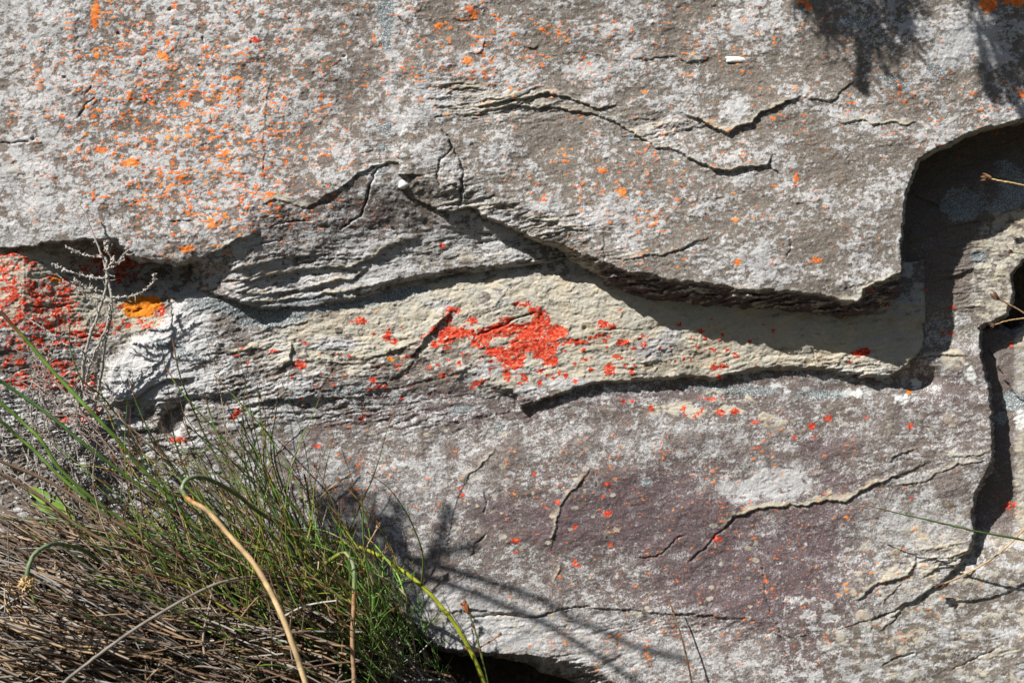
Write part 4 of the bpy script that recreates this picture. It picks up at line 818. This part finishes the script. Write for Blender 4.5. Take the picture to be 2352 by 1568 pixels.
# ---- a few broad leaves behind the stems on the left
bl = empty('broad_leaf_plant', tuple(W3(110, 1220, 90)), 'small plant with broad bright green leaves behind the reeds at the left', 'plant')
def leaf(pts, wd, col):
    P = uvh(pts, 12); D = np.gradient(P, axis=0); D /= np.linalg.norm(D, axis=1)[:, None]; Sd = np.cross(D, [0, -1, .2]); Sd /= np.linalg.norm(Sd, axis=1)[:, None]
    w_ = wd*S*np.sin(np.pi*np.linspace(.04, .98, 12))**.8; V = []; up = np.array([0, -1, .0])
    for kk, z in ((-1, .25), (-.5, .08), (0, 0), (.5, .08), (1, .25)): V.append(P+Sd*w_[:, None]*kk+up*w_[:, None]*z)
    V = np.stack(V, 1).reshape(-1, 3); V2 = V+np.array([0, .6*S, 0]); q = []
    for i in range(11):
        for j in range(4): q.append((i*5+j, i*5+j+1, i*5+j+6, i*5+j+5)); q.append((60+i*5+j, 60+i*5+j+5, 60+i*5+j+6, 60+i*5+j+1))
    return link_mesh('leaf', np.concatenate([V, V2]), np.array(q), STEM, bl, True, {'col': np.tile([*col, 1], (120, 1))})
leaf([(175, 1195, 88), (140, 1165, 95), (100, 1140, 98), (52, 1112, 95)], 15, (.20, .36, .05)); leaf([(180, 1215, 85), (150, 1190, 92), (112, 1168, 95), (70, 1152, 92)], 12, (.16, .30, .05))
leaf([(250, 1240, 90), (225, 1215, 95), (200, 1190, 95)], 9, (.12, .26, .04)); leaf([(160, 1180, 90), (185, 1215, 95), (212, 1238, 92)], 8, (.14, .26, .04))

# ---- the dead grey twiggy shrub against the red wall
sh = empty('dead_shrub', tuple(W3(170, 1260, 90)), 'leafless pale grey thorny shrub in front of the red lichen wall', 'dead shrub')
TW = (.40, .375, .34); TWD = (.24, .21, .19)
def twig_branch(ctrl, r0, r1, dens=.12, sub=.0, col=TW, n=60, tl=12):
    tb = Tubes(); ctrl = [(a_, b_, c_+(52 if b_ < 760 else 52*max(0, (1000-b_)/240))) for a_, b_, c_ in ctrl]; P = uvh(ctrl, n); P[1:-1] += pr.normal(0, .9*S, (n-2, 3)); rad = np.linspace(r0, r1, n)*S*(1+.15*pr.normal(size=n)).clip(.7, 1.4)
    tb.add(P, rad, np.array(col)*(.85+.3*pr.random((n, 1))), 7)
    L = np.linalg.norm(np.diff(P, axis=0), axis=1).sum()/S
    for k in range(int(L*dens)):           # knobbly short shoots
        i = pr.integers(2, n-1); d = pr.normal(size=3); d /= np.linalg.norm(d); l = (2.5+3*pr.random())*S+rad[i]
        tb.add(P[i]+d*np.array([[0], [.6], [1]])*l, np.array([1.1, 1.5, .9])*S*(.8+.5*pr.random()), np.array(col)*(.9+.5*pr.random()), 5)
    for k in range(int(L*sub)):            # thin side twigs
        i = pr.integers(3, n-1); T = P[min(i+1, n-1)]-P[i-1]; T /= np.linalg.norm(T)+1e-9; d = T*.3+pr.normal(size=3)*[1, .5, 1]; d /= np.linalg.norm(d); l = (tl+tl*1.6*pr.random())*S
        q = smooth([P[i], P[i]+d*l*.5+pr.normal(0, 1*S, 3), P[i]+d*l+np.array([0, 0, l*.2])], 8)
        tb.add(q, np.linspace(1.2, .6, 8)*S, np.array(col)*(.8+.4*pr.random()), 5)
        for z in range(3):
            e = q[pr.integers(2, 8)]; dd = pr.normal(size=3); dd /= np.linalg.norm(dd); tb.add(e+dd*np.array([[0], [.6], [1]])*4*S, np.array([.9, .9, .4])*S, col, 4)
    tb.build('branch', DRY, sh)
M_ = [
 ([(215, 950, 70), (232, 860, 90), (240, 790, 100), (256, 720, 110), (252, 660, 116), (240, 610, 120), (220, 550, 124), (195, 495, 126), (178, 456, 126)], 4.0, 1.4, .05, .0),
 ([(190, 1010, 70), (180, 960, 80), (188, 890, 90), (196, 810, 100), (218, 740, 108), (236, 690, 114), (245, 640, 118), (242, 590, 122)], 4.2, 3.0, .06, .02),
 ([(238, 590, 122), (205, 588, 126), (175, 578, 128), (152, 568, 128)], 1.9, 1.1, .40, .0), ([(242, 640, 120), (205, 636, 126), (155, 622, 130), (120, 604, 130)], 2.0, 1.1, .38, .0),
 ([(236, 670, 118), (200, 660, 124), (180, 650, 126), (170, 636, 126)], 1.7, 1.0, .3, .04), ([(256, 682, 118), (290, 682, 122), (325, 672, 124), (350, 650, 124), (356, 628, 124)], 1.9, 1.1, .30, .03),
 ([(240, 620, 120), (262, 612, 124), (280, 594, 126), (292, 575, 126)], 1.8, 1.0, .34, .03), ([(240, 575, 122), (246, 568, 124), (246, 556, 126), (240, 560, 124)], 1.6, 1, .3, 0), ([(232, 690, 118), (190, 672, 124), (168, 660, 125), (128, 628, 124)], 1.4, .8, .16, .03),
 ([(244, 640, 122), (250, 610, 126), (262, 600, 128), (250, 585, 128), (246, 570, 128)], 1.6, 1, .4, .05), ([(252, 700, 116), (248, 740, 112), (222, 800, 104), (200, 860, 96), (200, 900, 90)], 2.4, 2.0, .06, .04), ([(215, 830, 100), (180, 800, 108), (150, 790, 112), (110, 760, 114), (60, 730, 112)], 2.0, 1.0, .08, .05)]
for q in M_: twig_branch(*q)
for k in range(16):          # the tangle below
    u0 = pr.uniform(20, 230); v0 = pr.uniform(1080, 1200); u1 = u0+pr.normal(-10, 90); v1 = pr.uniform(740, 960); hh = pr.uniform(50, 150)
    a = (u0*.6+u1*.4+pr.normal(0, 22), v0*.6+v1*.4, hh+10); b = (u0*.25+u1*.75+pr.normal(0, 18), v0*.25+v1*.75, hh+20)
    twig_branch([(u0, v0, hh), a, b, (u1, v1, hh+15)], 1.6, .7, .10, .06, TW if k % 3 else TWD, 50, 18)
for k in range(8):           # long thin pinkish stems lying to the right
    u0 = pr.uniform(250, 400); v0 = pr.uniform(1040, 1180); u1 = pr.uniform(0, 120); v1 = pr.uniform(720, 980); hh = pr.uniform(100, 190)
    twig_branch([(u0, v0, hh), (u0*.6+u1*.4, v0*.6+v1*.4-10, hh+20), (u1, v1, hh+10)], 1.6, .8, .02, .02, (.36, .28, .24), 50, 14)

# ---- bushes beside and above the photographer; their shadows fall on the rock
BARK = plain('bush_bark', (.06, .045, .03), (.14, .11, .08), 200, .9); LEAF = plain('bush_leaf', (.03, .055, .015), (.07, .10, .03), 150, .6)
def onray(u, v, h):
    """point at height h whose shadow lands at (u, v) of the rock face (rock height about 140)"""
    r = W3(u, v, 140); k = (h-140)*S/LY; return r-np.array([LX, LY, LZ])*k
def bush(label, root, tips, seed, n_leaf, r0=5, mat=LEAF, spread=34, ll=(7, 16)):
    r = np.random.default_rng(seed); o = empty('bush', tuple(root), label, 'bush', None); bt = Tubes(); L = []; Qs = []
    for (T, sp) in tips:
        mid = (root+T)/2+r.normal(0, 30*S, 3)+np.array([0, 0, 60*S]); P = smooth([root, mid, T], 30); bt.add(P, np.linspace(r0, 1.6, 30)*S, (1, 1, 1), 6)
        for k in range(max(3, int(n_leaf/36))):
            a = P[r.integers(22, 30)] if k else T; e = T+r.normal(0, sp*S, 3); bt.add(smooth([a, (a+e)/2+r.normal(0, 6*S, 3), e], 8), np.linspace(1.8, .8, 8)*S, (1, 1, 1), 4)
            for z in range(36):
                c = a+(e-a)*r.random()+r.normal(0, 3*S, 3); d = r.normal(size=3); d /= np.linalg.norm(d); l = r.uniform(*ll)*S; sd = np.cross(d, r.normal(size=3)); sd /= np.linalg.norm(sd)
                wv = sd*l*.16; q0 = len(L); L += [c, c+d*l*.5+wv, c+d*l, c+d*l*.5-wv]; Qs.append((q0, q0+1, q0+2, q0+3))
    bt.build('branch', BARK, o)
    link_mesh('foliage', np.array(L), np.array(Qs), mat, o, False)
tips = [(onray(1930, 70, 640), 46), (onray(1835, 0, 660), 18), (onray(1900, 85, 640), 26), (onray(2020, 120, 640), 26), (onray(2085, 95, 640), 20), (onray(2290, 150, 640), 26), (onray(2000, -10, 640), 50), (onray(2352, 120, 640), 40), (onray(2352, 10, 640), 50), (onray(1960, 40, 640), 40), (onray(2040, 60, 640), 34), (onray(1900, -20, 640), 30), (onray(2060, 10, 660), 30), (onray(1870, 20, 640), 14), (onray(1985, 110, 640), 20), (onray(2330, 60, 640), 40), (onray(2300, 10, 640), 34), (onray(2350, 180, 640), 28), (onray(2250, 0, 660), 30), (onray(2340, 240, 640), 20), (onray(1978, 200, 640), 5), (onray(2270, 200, 640), 10), (onray(2310, 120, 640), 20)]
bush('dark fine-leaved bush leaning over the top of the rock', onray(2050, -600, 500), tips, 4, 620, 5, LEAF, 34, (7, 15))
r0_ = W3(760, 1200, 60)
def onray2(u, v, h): r = W3(u, v, 40); return r-np.array([LX, LY, LZ])*((h-40)*S/LY)
tips = [(onray2(a, b, 960), c) for a, b, c in ((830, 1150, 38), (850, 1210, 44), (790, 1110, 34), (900, 1260, 36), (760, 1180, 30), (930, 1330, 34), (880, 1120, 22), (720, 1120, 16), (1010, 1150, 5), (870, 1370, 26), (820, 1260, 30))]
if USE_SIDE_BUSH:
    bush('feathery bush beside the photographer at the left', W3(-900, 1300, 960), tips, 6, 400, 3)
ar = empty('arching_reeds', tuple(W3(-1300, 1560, 1200)), 'tall reeds arching in from the left beside the photographer', 'reed')
for pth in ([(922, 1266), (980, 1280), (1066, 1304), (1168, 1335), (1247, 1366), (1288, 1393), (1356, 1420), (1452, 1468), (1561, 1495)], [(922, 1290), (1014, 1325), (1100, 1355), (1219, 1403), (1288, 1441), (1373, 1495), (1476, 1567)], [(929, 1270), (997, 1253), (1076, 1229)]):
    q = [onray2(a, b, min(1210, 880+.95*max(0, a-922))) for a, b in pth]; q0 = q[0]; rt = W3(-1300, 1560, 1200)
    P = smooth([rt, (rt*.5+q0*.5)+np.array([-.12, 0, .10]), q0+np.array([-.05, 0, .04])]+q, 70); tb = Tubes(); tb.add(P, np.linspace(7.5, 6.8, 70)*S, GREEN, 7); tb.build('stem', STEM, ar)

# ---- leaf ring added out of view behind the camera to cut sky fill
r = np.random.default_rng(77); n = 16000
az = r.uniform(-1.75, 1.75, n); rad = r.uniform(2.6, 5.2, n); hgt = r.random(n)**.8*(1.5+.5*np.sin(az*5)+.3*np.sin(az*13+2)+.25*(rad-2.6))
c = np.stack([np.sin(az)*rad*1.1, -np.cos(az)*rad, zg+hgt], 1); d = r.normal(size=(n, 3)); d /= np.linalg.norm(d, axis=1)[:, None]; e = np.cross(d, r.normal(size=(n, 3))); e /= np.linalg.norm(e, axis=1)[:, None]
l = r.uniform(.07, .16, n)[:, None]; V = np.stack([c, c+d*l*.5+e*l*.3, c+d*l, c+d*l*.5-e*l*.3], 1).reshape(-1, 3)
o = link_mesh('added_scrub_screen', V, np.arange(4*n).reshape(n, 4), LEAF, None, False); tag(o, 'unseen dark green foliage added to block low sky light', 'added_scrub_screen', kind='stuff')
